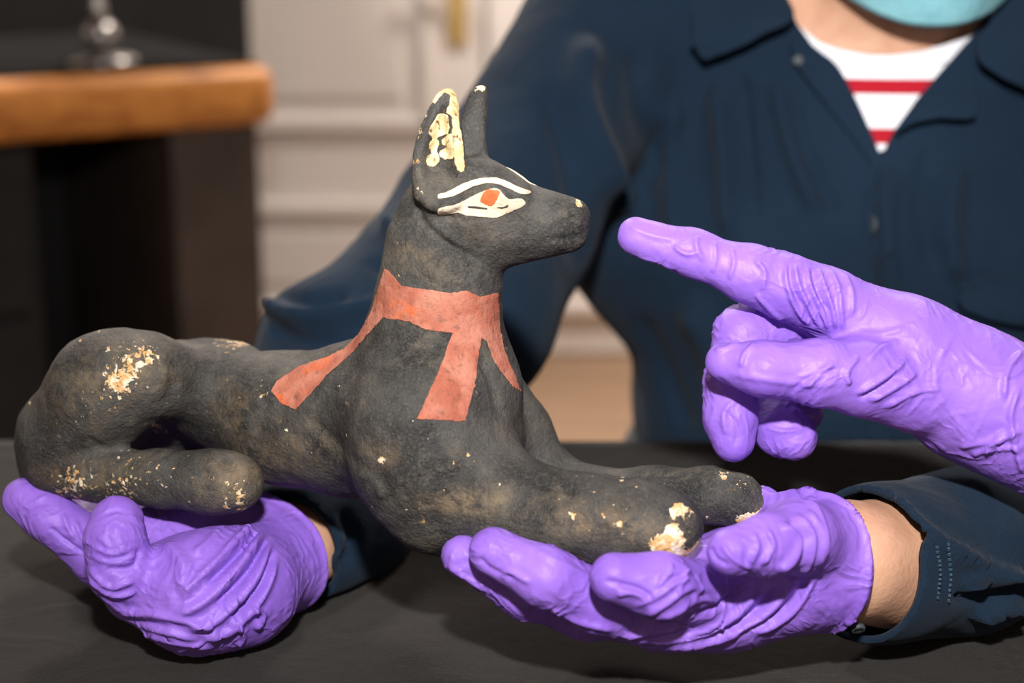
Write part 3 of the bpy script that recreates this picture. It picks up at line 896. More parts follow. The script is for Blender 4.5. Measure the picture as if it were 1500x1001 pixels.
# --- hand under the haunches
HAND_HAUNCH = {
    'palm': [[(212, 858, .716, 52), (285, 868, .712, 84), (350, 860, .722, 80), (398, 828, .748, 62), (412, 815, .775, 58)],
             [(150, 815, .745, 44), (220, 808, .745, 56), (310, 795, .754, 64), (392, 800, .765, 60)],
             [(175, 798, .785, 44), (300, 785, .790, 54), (392, 795, .775, 56)]],
    'fingers': [[(200, 860, .712, 50), (176, 835, .700, 44), (168, 790, .698, 41), (171, 763, .702, 36)],
                [(160, 822, .746, 42), (110, 784, .742, 35), (72, 757, .741, 34), (36, 732, .743, 32)],
                [(165, 805, .770, 42), (130, 775, .785, 36), (118, 745, .800, 32)], [(190, 795, .790, 40), (160, 765, .815, 34), (150, 735, .830, 30)],
                [(370, 785, .800, 44), (330, 755, .820, 36), (285, 735, .828, 30)]]}
FOLDS_HAUNCH = [
    ([(385, 755), (340, 800), (290, 850), (262, 880)], 8, .0022), ([(392, 770), (350, 830), (300, 880), (250, 905)], 9, .0025), ([(398, 790), (372, 850), (320, 905), (265, 925)], 9, .0024),
    ([(405, 810), (385, 870), (340, 920), (290, 940)], 8, .0022), ([(388, 762), (345, 815), (298, 862)], 6, -.0022), ([(396, 780), (362, 840), (310, 893)], 6, -.0022), ([(402, 800), (380, 860), (332, 912)], 6, -.0022),
    ([(130, 870), (180, 895), (250, 905), (320, 920)], 6, .0016), ([(160, 900), (220, 918), (300, 938)], 6, .0018), ([(200, 925), (260, 940), (320, 948)], 6, .0016), ([(140, 885), (190, 908), (255, 922)], 5, -.0014),
    ([(128, 830), (160, 860), (200, 850)], 5, .0012), ([(125, 845), (165, 872), (205, 865)], 4, .0012), ([(205, 800), (195, 830), (150, 835)], 5, -.0010), ([(135, 800), (165, 812), (200, 800)], 4, .0007), ([(132, 815), (165, 825), (205, 812)], 4, .0007),
    ([(70, 770), (100, 795), (125, 812)], 4, -.0010), ([(92, 752), (100, 775), (110, 790)], 4, .0009), ([(110, 762), (118, 785), (126, 800)], 4, .0009), ([(150, 755), (172, 748), (196, 758)], 4, -.0006),
    ([(240, 790), (270, 830), (262, 870)], 12, .0016), ([(330, 760), (310, 790), (280, 815)], 7, .0012), ([(360, 890), (385, 900), (372, 925)], 5, .0018), ([(340, 905), (355, 930), (345, 948)], 5, .0018)]

# --- the pointing hand
HAND_POINT = {
    'palm': [[(1205, 442, .694, 50), (1330, 518, .698, 76), (1420, 576, .700, 90), (1500, 616, .700, 90), (1580, 655, .700, 92)],
             [(1195, 458, .715, 48), (1330, 520, .716, 70), (1430, 578, .712, 82)],
             [(1190, 475, .738, 44), (1320, 530, .738, 60), (1440, 585, .725, 74)]],
    'fingers': [[(1215, 446, .693, 51), (1150, 420, .690, 45), (1100, 402, .688, 39), (1015, 371, .688, 32), (932, 347, .690, 28)],
                [(1195, 458, .712, 46), (1140, 470, .708, 42), (1088, 492, .703, 41), (1070, 560, .698, 36), (1071, 612, .696, 36), (1075, 646, .694, 31)],
                [(1190, 475, .735, 42), (1118, 530, .730, 38), (1122, 600, .716, 37), (1145, 630, .706, 37), (1165, 641, .702, 32)],
                [(1190, 490, .752, 38), (1135, 540, .755, 32), (1145, 595, .750, 30), (1180, 605, .745, 27)],
                [(1340, 570, .690, 66), (1260, 552, .680, 54), (1200, 546, .673, 46), (1120, 541, .670, 38), (1062, 531, .673, 29)]]}
FOLDS_POINT = [
    ([(1105, 380), (1120, 400), (1115, 430)], 4, .0010), ([(1150, 385), (1152, 415), (1165, 450), (1190, 480)], 4, .0014), ([(1163, 384), (1168, 415), (1185, 450), (1205, 485)], 4, .0015), ([(1180, 388), (1186, 420), (1203, 455), (1215, 488)], 4, .0014),
    ([(1197, 392), (1207, 420), (1220, 455), (1225, 485)], 4, .0014), ([(1215, 394), (1228, 425), (1232, 460), (1235, 486)], 4, .0013), ([(1235, 398), (1248, 430), (1248, 465)], 4, .0010), ([(1157, 386), (1160, 418), (1176, 452)], 3, -.0010), ([(1189, 392), (1197, 424), (1212, 458)], 3, -.0010),
    ([(1070, 362), (1075, 385), (1068, 412)], 4, .0009), ([(1045, 352), (1048, 375), (1042, 402)], 4, .0008), ([(1022, 345), (1020, 360), (1030, 385)], 4, .0009), ([(985, 360), (1005, 372), (1025, 370)], 4, .0010), ([(930, 375), (955, 385), (990, 395)], 4, .0007), ([(920, 332), (955, 345), (990, 352)], 5, .0005),
    ([(1105, 430), (1130, 455), (1150, 475)], 4, .0010), ([(1250, 580), (1300, 550), (1330, 525)], 5, .0014), ([(1270, 590), (1315, 565), (1345, 545)], 5, .0014), ([(1245, 568), (1240, 545), (1260, 520)], 5, .0012), ([(1180, 568), (1200, 548), (1225, 530)], 5, .0012), ([(1060, 545), (1120, 556), (1190, 564), (1230, 560)], 6, .0006),
    ([(1290, 600), (1340, 575), (1380, 570)], 5, .0012), ([(1255, 586), (1290, 568), (1318, 545)], 4, -.0012), ([(1230, 540), (1190, 552), (1160, 570)], 4, -.0008), ([(1045, 515), (1065, 510), (1085, 500)], 4, .0008), ([(1110, 500), (1090, 520), (1085, 540)], 4, .0008),
    ([(1400, 655), (1440, 648), (1490, 640)], 6, .0010), ([(1420, 668), (1450, 658), (1500, 655)], 6, .0010), ([(1500, 512), (1475, 545), (1470, 590)], 5, .0014), ([(1500, 630), (1465, 640), (1440, 665)], 6, .0016), ([(1495, 560), (1480, 610), (1490, 660), (1500, 700)], 6, .0016), ([(1400, 480), (1370, 560), (1420, 640)], 5, .0004),
    ([(1075, 585), (1060, 610), (1065, 640)], 5, .0008), ([(1060, 600), (1080, 625), (1075, 660)], 4, -.0006), ([(1120, 625), (1145, 632), (1175, 630)], 4, .0006), ([(1320, 500), (1290, 510), (1270, 530)], 5, .0010), ([(1330, 480), (1290, 490), (1255, 488)], 6, .0006)]

def build_glove(spec, folds, parent, cut_pt, cut_dir, rim_r, label, cuff=None):
    s = hand_solid(spec)
    cut_pt = np.array(cut_pt); cut_dir = np.array(cut_dir, float); cut_dir /= np.linalg.norm(cut_dir)
    V, Q = s.mesh(2)
    V = wrinkle(V, Q, spec)
    V = sculpt(V, Q, folds)
    # loose open cuff: swell a little towards the opening
    t = (V - cut_pt) @ cut_dir
    N = normals(V, Q)
    V = V + N * (0.0022 * sm(t, -0.016, -0.001) + 0.0020 * np.exp(-((t + 0.002) / 0.0016) ** 2))[:, None]
    def sd(V, N):
        return (V - cut_pt) @ cut_dir + 0.0016 * fbm(V * 60, 2)
    return shell('glove', V, Q, sd, M_GLOVE, parent, 0.0, 0.0009, 0, label)
# ------------------------------------------------------------------ the sitter
PX, PY = 0.238, 1.115          # spine
ARM_R = [(885, 62, 1.075, 122), (722, 330, 1.01, 138), (650, 455, .965, 154), (535, 552, .93, 150)]      # upper arm sleeve
FORE_R = [(535, 552, .93, 150), (530, 690, .88, 128), (480, 780, .822, 100), (440, 802, .790, 80), (385, 822, .762, 74)]
ARM_L = [(1735, 70, 1.075, 122), (1800, 330, 1.05, 135), (1800, 545, 1.0, 130)]
FORE_L = [(1800, 545, 1.0, 130), (1600, 735, .83, 122), (1400, 814, .742, 112), (1290, 826, .708, 104), (1215, 832, .690, 96)]

def torso(s, grow, arms, k=0.03, lat=(0.105, 0.100, 0.168, 0.170, 0.10)):
    zs = (0.60, 0.74, 0.86, 0.955, 1.005)
    dr = (0.125, 0.118, 0.108, 0.085, 0.065)
    yo = (0.0, 0.0, 0.0, 0.008, 0.012)
    for i in range(4):
        ra, rb = dr[i] + grow, dr[i + 1] + grow
        us = ((lat[i] + grow) / ra + (lat[i + 1] + grow) / rb) / 2
        s.cone((PX, PY + yo[i], zs[i]), (PX, PY + yo[i + 1], zs[i + 1]), ra, rb, k, None, (1, 0, 0), us)
    # trapezius to the shoulders
    for sx in (-1, 1):
        s.cone((PX + sx * 0.05, PY + 0.012, 1.015), (PX + sx * 0.165, PY + 0.0, 0.985), 0.045 + grow, 0.048 + grow, 0.04)
    if arms is not None:
        for c, g in arms:
            s.chain([(P(*p[:3]), R(p[3], p[2]) + g) for p in c], 0.03)

person = empty('person', 'seated person in navy overshirt and pale blue face mask holding up the statue', 'person')
person.location = (PX, PY, 0)
PINV = Matrix.Translation(person.location).inverted()
def adopt(o):
    o.matrix_parent_inverse = PINV
    return o

def rest_on_table(V, lift):
    # forearms lie on the cloth
    m = (V[:, 1] < TY1 + 0.012) & (V[:, 2] > 0.66)
    V[:, 2] = np.where(m, np.maximum(V[:, 2], TABLE_Z + lift), V[:, 2])
    return V

def build_body():
    s = Solid((-0.36, 0.60, -0.005), (0.62, 1.33, 1.29), 0.0048)
    torso(s, 0.0, None)
    # arms inside the sleeves and bare wrists
    s.chain([(P(*p[:3]), R(p[3], p[2]) * f) for p, f in zip(ARM_R, (.55, .40, .34, .36))], 0.03)
    s.chain([(P(548, 560, .93), .043), (P(530, 690, .88), .038), (P(480, 780, .822), .027), (P(425, 806, .780), .021), (P(330, 815, .755), .012), (P(260, 825, .745), .008)], 0.012)
    s.chain([(P(*p[:3]), R(p[3], p[2]) * f) for p, f in zip(ARM_L, (.55, .42, .40))], 0.03)
    s.chain([(P(1800, 545, 1.0), .042), (P(1600, 735, .83), .034), (P(1400, 812, .742), .028), (P(1300, 825, .712), .0255), (P(1240, 822, .690), .0228), (P(1160, 832, .690), .0150), (P(1060, 866, .688), .008)], 0.012)
    # neck and head
    s.chain([((PX, PY - 0.010, .97), .060), ((PX + .002, PY - 0.045, 1.05), .054), ((PX + .002, PY - .05, 1.11), .062)], 0.03)
    hx, hy = PX + .003, 1.075
    s.cone((hx, hy + .012, 1.165), (hx, hy + .006, 1.17), .083, .083, .02, None, (1, 0, 0), .9)
    s.cone((hx, hy - .012, 1.10), (hx, hy - .030, 1.045), .066, .044, .02, None, (1, 0, 0), .95)
    s.cone((hx, hy - .052, 1.035), (hx, hy - .058, 1.03), .020, .018, .02)
    s.cone((hx, hy - .082, 1.148), (hx, hy - .096, 1.105), .008, .011, .012)         # nose
    s.cone((hx - .011, hy - .086, 1.102), (hx + .011, hy - .086, 1.102), .008, .008, .008)
    s.cone((hx - .03, hy - .068, 1.168), (hx + .03, hy - .068, 1.168), .014, .014, .014)  # brow
    for sx in (-1, 1):
        s.cone((hx + sx * .024, hy - .089, 1.147), (hx + sx * .040, hy - .086, 1.147), .0105, .0095, .006, sub=True)
        s.cone((hx + sx * .074, hy + .008, 1.16), (hx + sx * .078, hy + .002, 1.11), .013, .008, .008, None, (1, 0, 0), .5)
    s.cone((hx - .02, hy - .075, 1.068), (hx + .02, hy - .075, 1.068), .009, .009, .01)   # lips
    s.cone((hx - .018, hy - .074, 1.056), (hx + .018, hy - .074, 1.056), .009, .009, .008)
    # seated legs and feet
    for sx in (-1, 1):
        s.chain([((PX + sx * .09, PY + .02, .545), .095), ((PX + sx * .13, PY - .38, .535), .066), ((PX + sx * .13, PY - .36, .30), .055), ((PX + sx * .13, PY - .34, .075), .038)], .03)
        s.chain([((PX + sx * .13, PY - .32, .045), .036), ((PX + sx * .14, PY - .47, .035), .030), ((PX + sx * .14, PY - .50, .03), .024)], .02)
    s.chain([((PX, PY + .02, .58), .12), ((PX, PY + .02, .62), .12)], .03, None, (1, 0, 0), 1.3)
    V, Q = s.mesh(2)
    return rest_on_table(V, 0.007), Q

BV, BQ = build_body()
adopt(mk('body', BV, BQ, M_SKIN, person))

# glove cuts
build_g = build_glove(HAND_PAW, FOLDS_PAW, person, P(1212, 815, .680), P(1240, 822, .690) - P(1160, 838, .672), 0.0, 'purple glove cradling the forepaws')
adopt(build_g)
adopt(build_glove(HAND_HAUNCH, FOLDS_HAUNCH, person, P(408, 812, .762), P(440, 800, .775) - P(370, 820, .750), 0.0, 'purple glove cradling the haunches'))

# trousers
def build_trousers():
    s = Solid((PX - .30, PY - .52, .06), (PX + .30, PY + .24, .80), 0.006)
    for sx in (-1, 1):
        s.chain([((PX + sx * .09, PY + .02, .545), .105), ((PX + sx * .13, PY - .38, .535), .080), ((PX + sx * .13, PY - .36, .30), .072), ((PX + sx * .13, PY - .34, .11), .062)], .03)
    s.chain([((PX, PY + .02, .57), .132), ((PX, PY + .01, .66), .132)], .03, None, (1, 0, 0), 1.3)
    return s.mesh(2)
TV, TQ = build_trousers()
adopt(mk('trousers', TV, TQ, M_DARKNAVY, person))
for sx in (-1, 1):
    s = Solid((PX + sx * .135 - .08, PY - .56, -.002), (PX + sx * .135 + .08, PY - .22, .15), 0.005)
    s.chain([((PX + sx * .13, PY - .32, .052), .046), ((PX + sx * .14, PY - .47, .042), .040), ((PX + sx * .14, PY - .50, .036), .034)], .02)
    s.chain([((PX + sx * .13, PY - .33, .06), .046), ((PX + sx * .13, PY - .335, .10), .050)], .02)
    V, Q = s.mesh(1)
    adopt(mk('shoe', V, Q, M_BLACK, person))

# T-shirt
def build_tshirt():
    s = Solid((PX - .26, PY - .18, .60), (PX + .26, PY + .18, 1.10), 0.0045)
    torso(s, 0.006, None)
    s.chain([((PX, PY - 0.010, .97), .067), ((PX + .002, PY - 0.040, 1.05), .064)], 0.03)
    return s.mesh(2)
V, Q = build_tshirt()
NECK = [(1140, -60), (1150, -15), (1157, 12), (1170, 38), (1199, 62), (1229, 73), (1273, 81), (1309, 81), (1353, 75), (1390, 64), (1427, 49), (1450, 20), (1470, -40), (1470, -600), (1140, -600)]
def ts_sd(V, N):
    px, py, d = proj(V)
    return np.maximum(0.875 - V[:, 2], np.where(V[:, 1] < PY + 0.02, -poly_sd(px, py, NECK) * 0.0004, V[:, 2] - 1.035))
tee = adopt(shell('t_shirt', V, Q, ts_sd, M_TSHIRT, person, 0.0, 0.002, 1, 'white T-shirt with red stripes'))
def rib_sd(V, N):
    px, py, d = proj(V)
    return np.where(V[:, 1] < PY + 0.02, np.maximum(-poly_sd(px, py, NECK), poly_sd(px, py, NECK) - 26) * 0.0004, np.maximum(V[:, 2] - 1.035, 1.023 - V[:, 2]))
M_RIB = m_noise('white_rib_knit', (0.80, 0.80, 0.86), (0.83, 0.83, 0.88), 300, 0.9, 0.0004, 900)
shell('neck_rib', V, Q, rib_sd, M_RIB, tee, 0.0012, 0.003, 1)

# overshirt
def build_shirt():
    s = Solid((-0.36, 0.62, .60), (0.62, 1.34, 1.12), 0.0036)
    torso(s, 0.016, None)
    s.chain([(P(*p[:3]), R(p[3], p[2])) for p in ARM_R], .035)
    s.chain([(P(*p[:3]), R(p[3], p[2])) for p in FORE_R], .03)
    s.chain([(P(455, 488, .93), R(66, .93)), (P(540, 500, .94), R(80, .94))], .02)
    s.chain([(P(*p[:3]), R(p[3], p[2])) for p in ARM_L], .035)
    s.chain([(P(*p[:3]), R(p[3], p[2])) for p in FORE_L], .03)
    s.chain([((PX, PY + .01, .97), .080), ((PX + .002, PY - 0.005, 1.05), .076)], 0.03)
    V, Q = s.mesh(3)
    # keep the forearms on the cloth, not in it
    V = rest_on_table(V, 0.003)
    N = normals(V, Q)
    V = V + N * (0.0026 * fbm(V * [16, 16, 9], 2) + 0.0008 * fbm(V * 60, 2))[:, None]
    return sculpt(V, Q, [(p_, w_, a_ * (1.5 if a_ > 0 else 0.8)) for p_, w_, a_ in FOLDS_SHIRT]), Q

FOLDS_SHIRT = [
    ([(870, 40), (850, 140), (880, 240), (940, 330)], 26, .007), ([(930, 60), (940, 170), (990, 280)], 20, -.005), ([(800, 120), (830, 220), (850, 330), (840, 400)], 20, -.006), ([(1085, 100), (1095, 200), (1105, 330)], 12, -.004), ([(1050, 110), (1062, 240), (1070, 360)], 16, .005), ([(1135, 110), (1160, 220), (1200, 320)], 14, .004),
    ([(1150, 130), (1185, 230), (1230, 330)], 10, -.003), ([(985, 130), (985, 260), (1000, 380)], 22, .005), ([(1360, 210), (1350, 300), (1370, 400)], 16, -.004), ([(1400, 230), (1390, 330), (1400, 420)], 16, .004), ([(1290, 240), (1282, 330), (1290, 480)], 8, -.004), ([(1308, 240), (1300, 330), (1308, 480)], 10, .004),
    ([(385, 440), (440, 470), (520, 465), (590, 440)], 14, .007), ([(390, 480), (450, 500), (540, 500)], 12, -.006), ([(400, 425), (450, 440), (520, 430)], 10, -.005), ([(560, 320), (600, 360), (680, 380)], 16, .005), ([(540, 380), (600, 410), (680, 420)], 12, -.005), ([(620, 230), (680, 290), (760, 320)], 20, -.004),
    ([(1290, 720), (1350, 780), (1440, 830), (1500, 845)], 14, .003), ([(1400, 860), (1450, 850), (1500, 835)], 8, .004), ([(1390, 880), (1440, 872), (1500, 862)], 8, -.004), ([(1380, 780), (1385, 830), (1380, 880)], 4, -.0016), ([(1420, 905), (1460, 890), (1500, 885)], 8, .004),
    ([(1000, 430), (1050, 520), (1080, 640)], 26, .006), ([(1150, 400), (1140, 520), (1150, 640)], 26, -.005), ([(930, 450), (980, 560), (1010, 640)], 16, -.006), ([(440, 760), (470, 800), (460, 850)], 8, .004), ([(500, 740), (520, 790), (500, 840)], 10, -.005)]

HV, HQ = build_shirt()
VNECK = [(1135, -40), (1150, -5), (1168, 35), (1190, 66), (1223, 92), (1250, 137), (1270, 183), (1290, 230), (1309, 192), (1340, 150), (1380, 103), (1425, 52), (1462, 0), (1490, -50), (1500, -600), (1120, -600)]
CUFF_L = (P(1262, 824, .702), P(1262, 824, .702) - P(1340, 820, .722))
CUFF_R = (P(414, 812, .774), P(440, 802, .790) - P(480, 780, .822))
def cuff_sd(V, c):
    q, n = c; n = n / np.linalg.norm(n)
    near = np.linalg.norm(V - q, axis=1) < 0.11
    return np.where(near, (V - q) @ n, -1.0)
def shirt_sd(V, N):
    px, py, d = proj(V)
    a = np.where(V[:, 1] < PY + 0.02, -poly_sd(px, py, VNECK) * 0.0004, np.maximum(V[:, 2] - 1.045, np.abs(V[:, 0] - PX) - 0.085))
    a = np.where((V[:, 1] >= PY + 0.02) & (V[:, 2] < 1.03), -1, a)
    a = np.maximum(a, cuff_sd(V, CUFF_L)); a = np.maximum(a, cuff_sd(V, CUFF_R))
    return np.maximum(a, 0.625 - V[:, 2])
shirt = adopt(shell('overshirt', HV, HQ, shirt_sd, M_NAVY, person, 0.0, 0.003, 0, 'navy overshirt open at the neck'))

def flap(name, poly, off, thick=0.003, mat=None, sub=1):
    poly = spline(poly + [poly[0]], 3)[:-1]
    def f(V, N):
        px, py, d = proj(V)
        return np.where((V[:, 1] < PY + 0.03) & (d > 0.93) & (N @ FWD < 0.3), poly_sd(px, py, poly), 100) * 0.0004
    def o_(V):
        px, py, d = proj(V)
        return off(px, py)
    return shell(name, HV, HQ, f, mat or M_NAVY, shirt, o_, thick, sub)
flap('collar_flap', [(1152, -2), (1166, 36), (1156, 50), (1130, 62), (1098, 78), (1062, 84), (1030, 84), (995, 67), (1003, 30), (1022, -20), (1070, -70), (1120, -60)], lambda x, y: 0.006 + 0.016 * sm(y, -30, 70))
flap('collar_flap', [(1462, -2), (1432, 48), (1420, 62), (1418, 98), (1450, 122), (1500, 142), (1560, 150), (1590, 60), (1570, -30), (1530, -75), (1490, -50)], lambda x, y: 0.006 + 0.014 * sm(y, -30, 110))
flap('lapel', [(1425, 54), (1385, 102), (1342, 152), (1309, 196), (1304, 205), (1330, 188), (1370, 178), (1417, 176), (1419, 110)], lambda x, y: 0.004 + 0.010 * sm(y, 110, 185))
flap('lapel', [(1168, 40), (1190, 70), (1223, 94), (1250, 139), (1270, 185), (1289, 232), (1283, 250), (1250, 205), (1205, 145), (1172, 100), (1160, 62)], lambda x, y: 0.004 + 0.006 * sm(x - y * .5, 1150, 1090))
flap('placket', [(1288, 236), (1304, 240), (1302, 330), (1304, 470), (1306, 640), (1270, 640), (1268, 470), (1264, 330), (1272, 250)], lambda x, y: 0.003 + 0 * x)
flap('chest_pocket', [(1408, 425), (1452, 415), (1500, 420), (1570, 428), (1570, 560), (1500, 575), (1412, 565)], lambda x, y: 0.004 + 0 * x)
flap('pocket_flap', [(1402, 408), (1452, 400), (1500, 404), (1574, 412), (1574, 448), (1500, 470), (1404, 448)], lambda x, y: 0.009 + 0.004 * sm(y, 410, 460))
def button(px, py, d, r=0.0055):
    p = P(px, py, d)
    bm = lathe([(0, 0), (r, 0), (r * 1.05, 0.0012), (r * .9, 0.0022), (r * .5, 0.0016), (0, 0.0016)], 20)
    M = Matrix.Translation(Vector(p)) @ Vector((0, -1, .25)).to_track_quat('Z', 'Y').to_matrix().to_4x4()
    bmesh.ops.transform(bm, matrix=M, verts=bm.verts)
    return from_bm('button', bm, M_BUTTON, shirt, True)
from mathutils.bvhtree import BVHTree
def surf(bvh, px, py):
    r = Vector(P(px, py, 1.0) - CAM).normalized()
    h = bvh.ray_cast(Vector(CAM), r)
    return h[0], h[1]
BVH_SH = BVHTree.FromPolygons([tuple(v) for v in HV], [tuple(int(i) for i in q) for q in HQ])
def put_button(px, py, lift=0.001, r=0.0055):
    h, n = surf(BVH_SH, px, py)
    bm = lathe([(0, 0), (r, 0), (r * 1.05, 0.0012), (r * .9, 0.0022), (r * .5, 0.0016), (0, 0.0016)], 20)
    M = Matrix.Translation(h + n * lift) @ n.to_track_quat('Z', 'Y').to_matrix().to_4x4()
    bmesh.ops.transform(bm, matrix=M, verts=bm.verts)
    return from_bm('button', bm, M_BUTTON, shirt, True)
put_button(1171, 92, 0.006, 0.003); put_button(1287, 330, 0.004); put_button(1287, 560, 0.004); put_button(1256, 918, 0.0, 0.0028)
# stitched cuff band on the visible sleeve: two stitch seams
def seam(pts, r=0.0005):
    bm = bmesh.new(); pts = spline(pts, 12)
    for i in range(0, len(pts) - 1, 2):
        (h1, n1), (h2, n2) = surf(BVH_SH, *pts[i]), surf(BVH_SH, *pts[i + 1])
        if h1 is None or h2 is None: continue
        c = (h1 + h2) / 2 + (n1) * 0.0004; d = (h2 - h1)
        if d.length > .02: continue
        add_box(bm, c, (r * 2, r * 2, d.length), 0, d.to_track_quat('Z', 'Y').to_matrix())
    return tag(from_bm('stitching', bm, M_STITCH, shirt), kind='stuff')
M_STITCH = m_noise('blue_thread', (0.02, 0.05, 0.09), (0.03, 0.07, 0.11), 300, 0.8)
seam([(1372, 800), (1376, 840), (1372, 880)]); seam([(1388, 795), (1392, 840), (1388, 885)])
seam([(1272, 790), (1270, 830), (1262, 870), (1245, 905)])

# face mask
def build_mask():
    nu, nv = 60, 44
    V = []; Qs = []
    hx = PX + .003
    for j in range(nv + 1):
        v = j / nv
        for i in range(nu + 1):
            th = math.radians(-78 + 156 * i / nu)
            fx = math.sin(th); fy = math.cos(th)
            prof = 0.80 + 0.32 * math.sin(math.pi * (0.12 + 0.80 * v)) + 0.06 * (v > .8) * math.exp(-(fx / .25) ** 2) * math.sin((v - .8) / .2 * math.pi)
            x = hx + 0.074 * fx * (0.86 + 0.16 * math.sin(math.pi * min(1, v * 1.1)))
            y = 1.078 - 0.090 * fy * prof
            zb = 0.9985 + 0.030 * (abs(fx) ** 2.2); zt = 1.118 - 0.012 * abs(fx)
            pl = 0.0022 * ((v * 5.0) % 1.0) * fy
            V.append((x, y - pl, zb + (zt - zb) * v))
    for j in range(nv):
        for i in range(nu):
            a = j * (nu + 1) + i
            Qs.append((a, a + 1, a + nu + 2, a + nu + 1))
    return V, Qs
V, Q = build_mask()
mask = adopt(mk('face_mask', V, Q, M_MASK, person))
mask['label'] = 'pale blue pleated face mask'
md = mask.modifiers.new('thickness', 'SOLIDIFY'); md.thickness = 0.0012; md.offset = 0
def tube(bm, pts, r, seg=8):
    pts = [Vector(p) for p in pts]; rings = []
    for i, p in enumerate(pts):
        t = (pts[min(i + 1, len(pts) - 1)] - pts[max(i - 1, 0)]).normalized()
        q = t.to_track_quat('Z', 'Y').to_matrix()
        rings.append([bm.verts.new(p + q @ Vector((r * math.cos(2 * math.pi * k / seg), r * math.sin(2 * math.pi * k / seg), 0))) for k in range(seg)])
    for a, b in zip(rings[:-1], rings[1:]):
        for k in range(seg): bm.faces.new((a[k], a[(k + 1) % seg], b[(k + 1) % seg], b[k]))
    bm.faces.new(rings[0][::-1]); bm.faces.new(rings[-1])
def spline3(pts, n=8):
    p = [Vector(q) for q in pts]; p = [2 * p[0] - p[1]] + p + [2 * p[-1] - p[-2]]; out = []
    for i in range(1, len(p) - 2):
        for s_ in range(n):
            t = s_ / n
            out.append(0.5 * (2 * p[i] + (p[i + 1] - p[i - 1]) * t + (2 * p[i - 1] - 5 * p[i] + 4 * p[i + 1] - p[i + 2]) * t * t + (3 * p[i] - p[i - 1] - 3 * p[i + 1] + p[i + 2]) * t ** 3))
    return out + [p[-2]]
for sx in (-1, 1):
    bm = bmesh.new(); hx = PX + .003
    tube(bm, spline3([(hx + sx * .070, 1.058, 1.108), (hx + sx * .082, 1.078, 1.165), (hx + sx * .084, 1.10, 1.15), (hx + sx * .080, 1.095, 1.11), (hx + sx * .069, 1.060, 1.030)]), .0012)
    from_bm('ear_loop', bm, M_RIB, mask, True)
# hair and eyes
s = Solid((PX - .11, .95, 1.08), (PX + .12, 1.22, 1.29), 0.005)
hx, hy = PX + .003, 1.075
s.cone((hx, hy + .016, 1.170), (hx, hy + .012, 1.176), .089, .089, .02, None, (1, 0, 0), .92)
V, Q = s.mesh(1); N = normals(V, Q); V = V + N * (0.003 * fbm(V * [60, 60, 25], 3))[:, None]
def hair_sd(V, N): return np.maximum(1.205 - V[:, 2] - 0.9 * (V[:, 1] - (hy - .06)), 1.10 - V[:, 2])
adopt(shell('hair', V, Q, hair_sd, M_HAIR, person, 0.001, 0.006, 0))
for sx in (-1, 1):
    bm = lathe([(0.0122 * math.sin(a), -0.0122 * math.cos(a)) for a in np.linspace(0, math.pi, 13)], 20, (hx + sx * .032, hy - .0665, 1.147))
    e = adopt(from_bm('eye', bm, M_EYE, person, True))
    bm = lathe([(0, 0.0002), (0.0056, 0.0), (0.0056, -0.002)], 16)
    bmesh.ops.transform(bm, matrix=Matrix.Translation((hx + sx * .032, hy - .0781, 1.146)) @ Matrix.Rotation(math.pi / 2, 4, 'X'), verts=bm.verts)
    from_bm('iris', bm, M_IRIS, e, True)
    for a0, a1 in ((0.15, 1.32), (2.15, 3.0)):
        bm = lathe([(0.0134 * math.sin(a), 0.0134 * math.cos(a)) for a in np.linspace(a0, a1, 9)], 24, (hx + sx * .032, hy - .0665, 1.147))
        from_bm('eyelid', bm, M_SKIN, e, True)

# stool under the sitter, hidden by the table
stool = empty('stool', 'dark wooden stool under the seated person behind the table', 'stool')
stool.location = (PX, PY + .03, 0)
from_bm('seat', lathe([(0, .412), (.17, .412), (.178, .42), (.178, .44), (.17, .447), (0, .447)], 40), M_DARKWOOD, stool, True)
for i in range(4):
    a = math.pi / 4 + i * math.pi / 2
    bm = bmesh.new(); tube(bm, [(.12 * math.cos(a), .12 * math.sin(a), .415), (.17 * math.cos(a), .17 * math.sin(a), 0.0)], .015, 12)
    from_bm('leg', bm, M_DARKWOOD, stool, True)
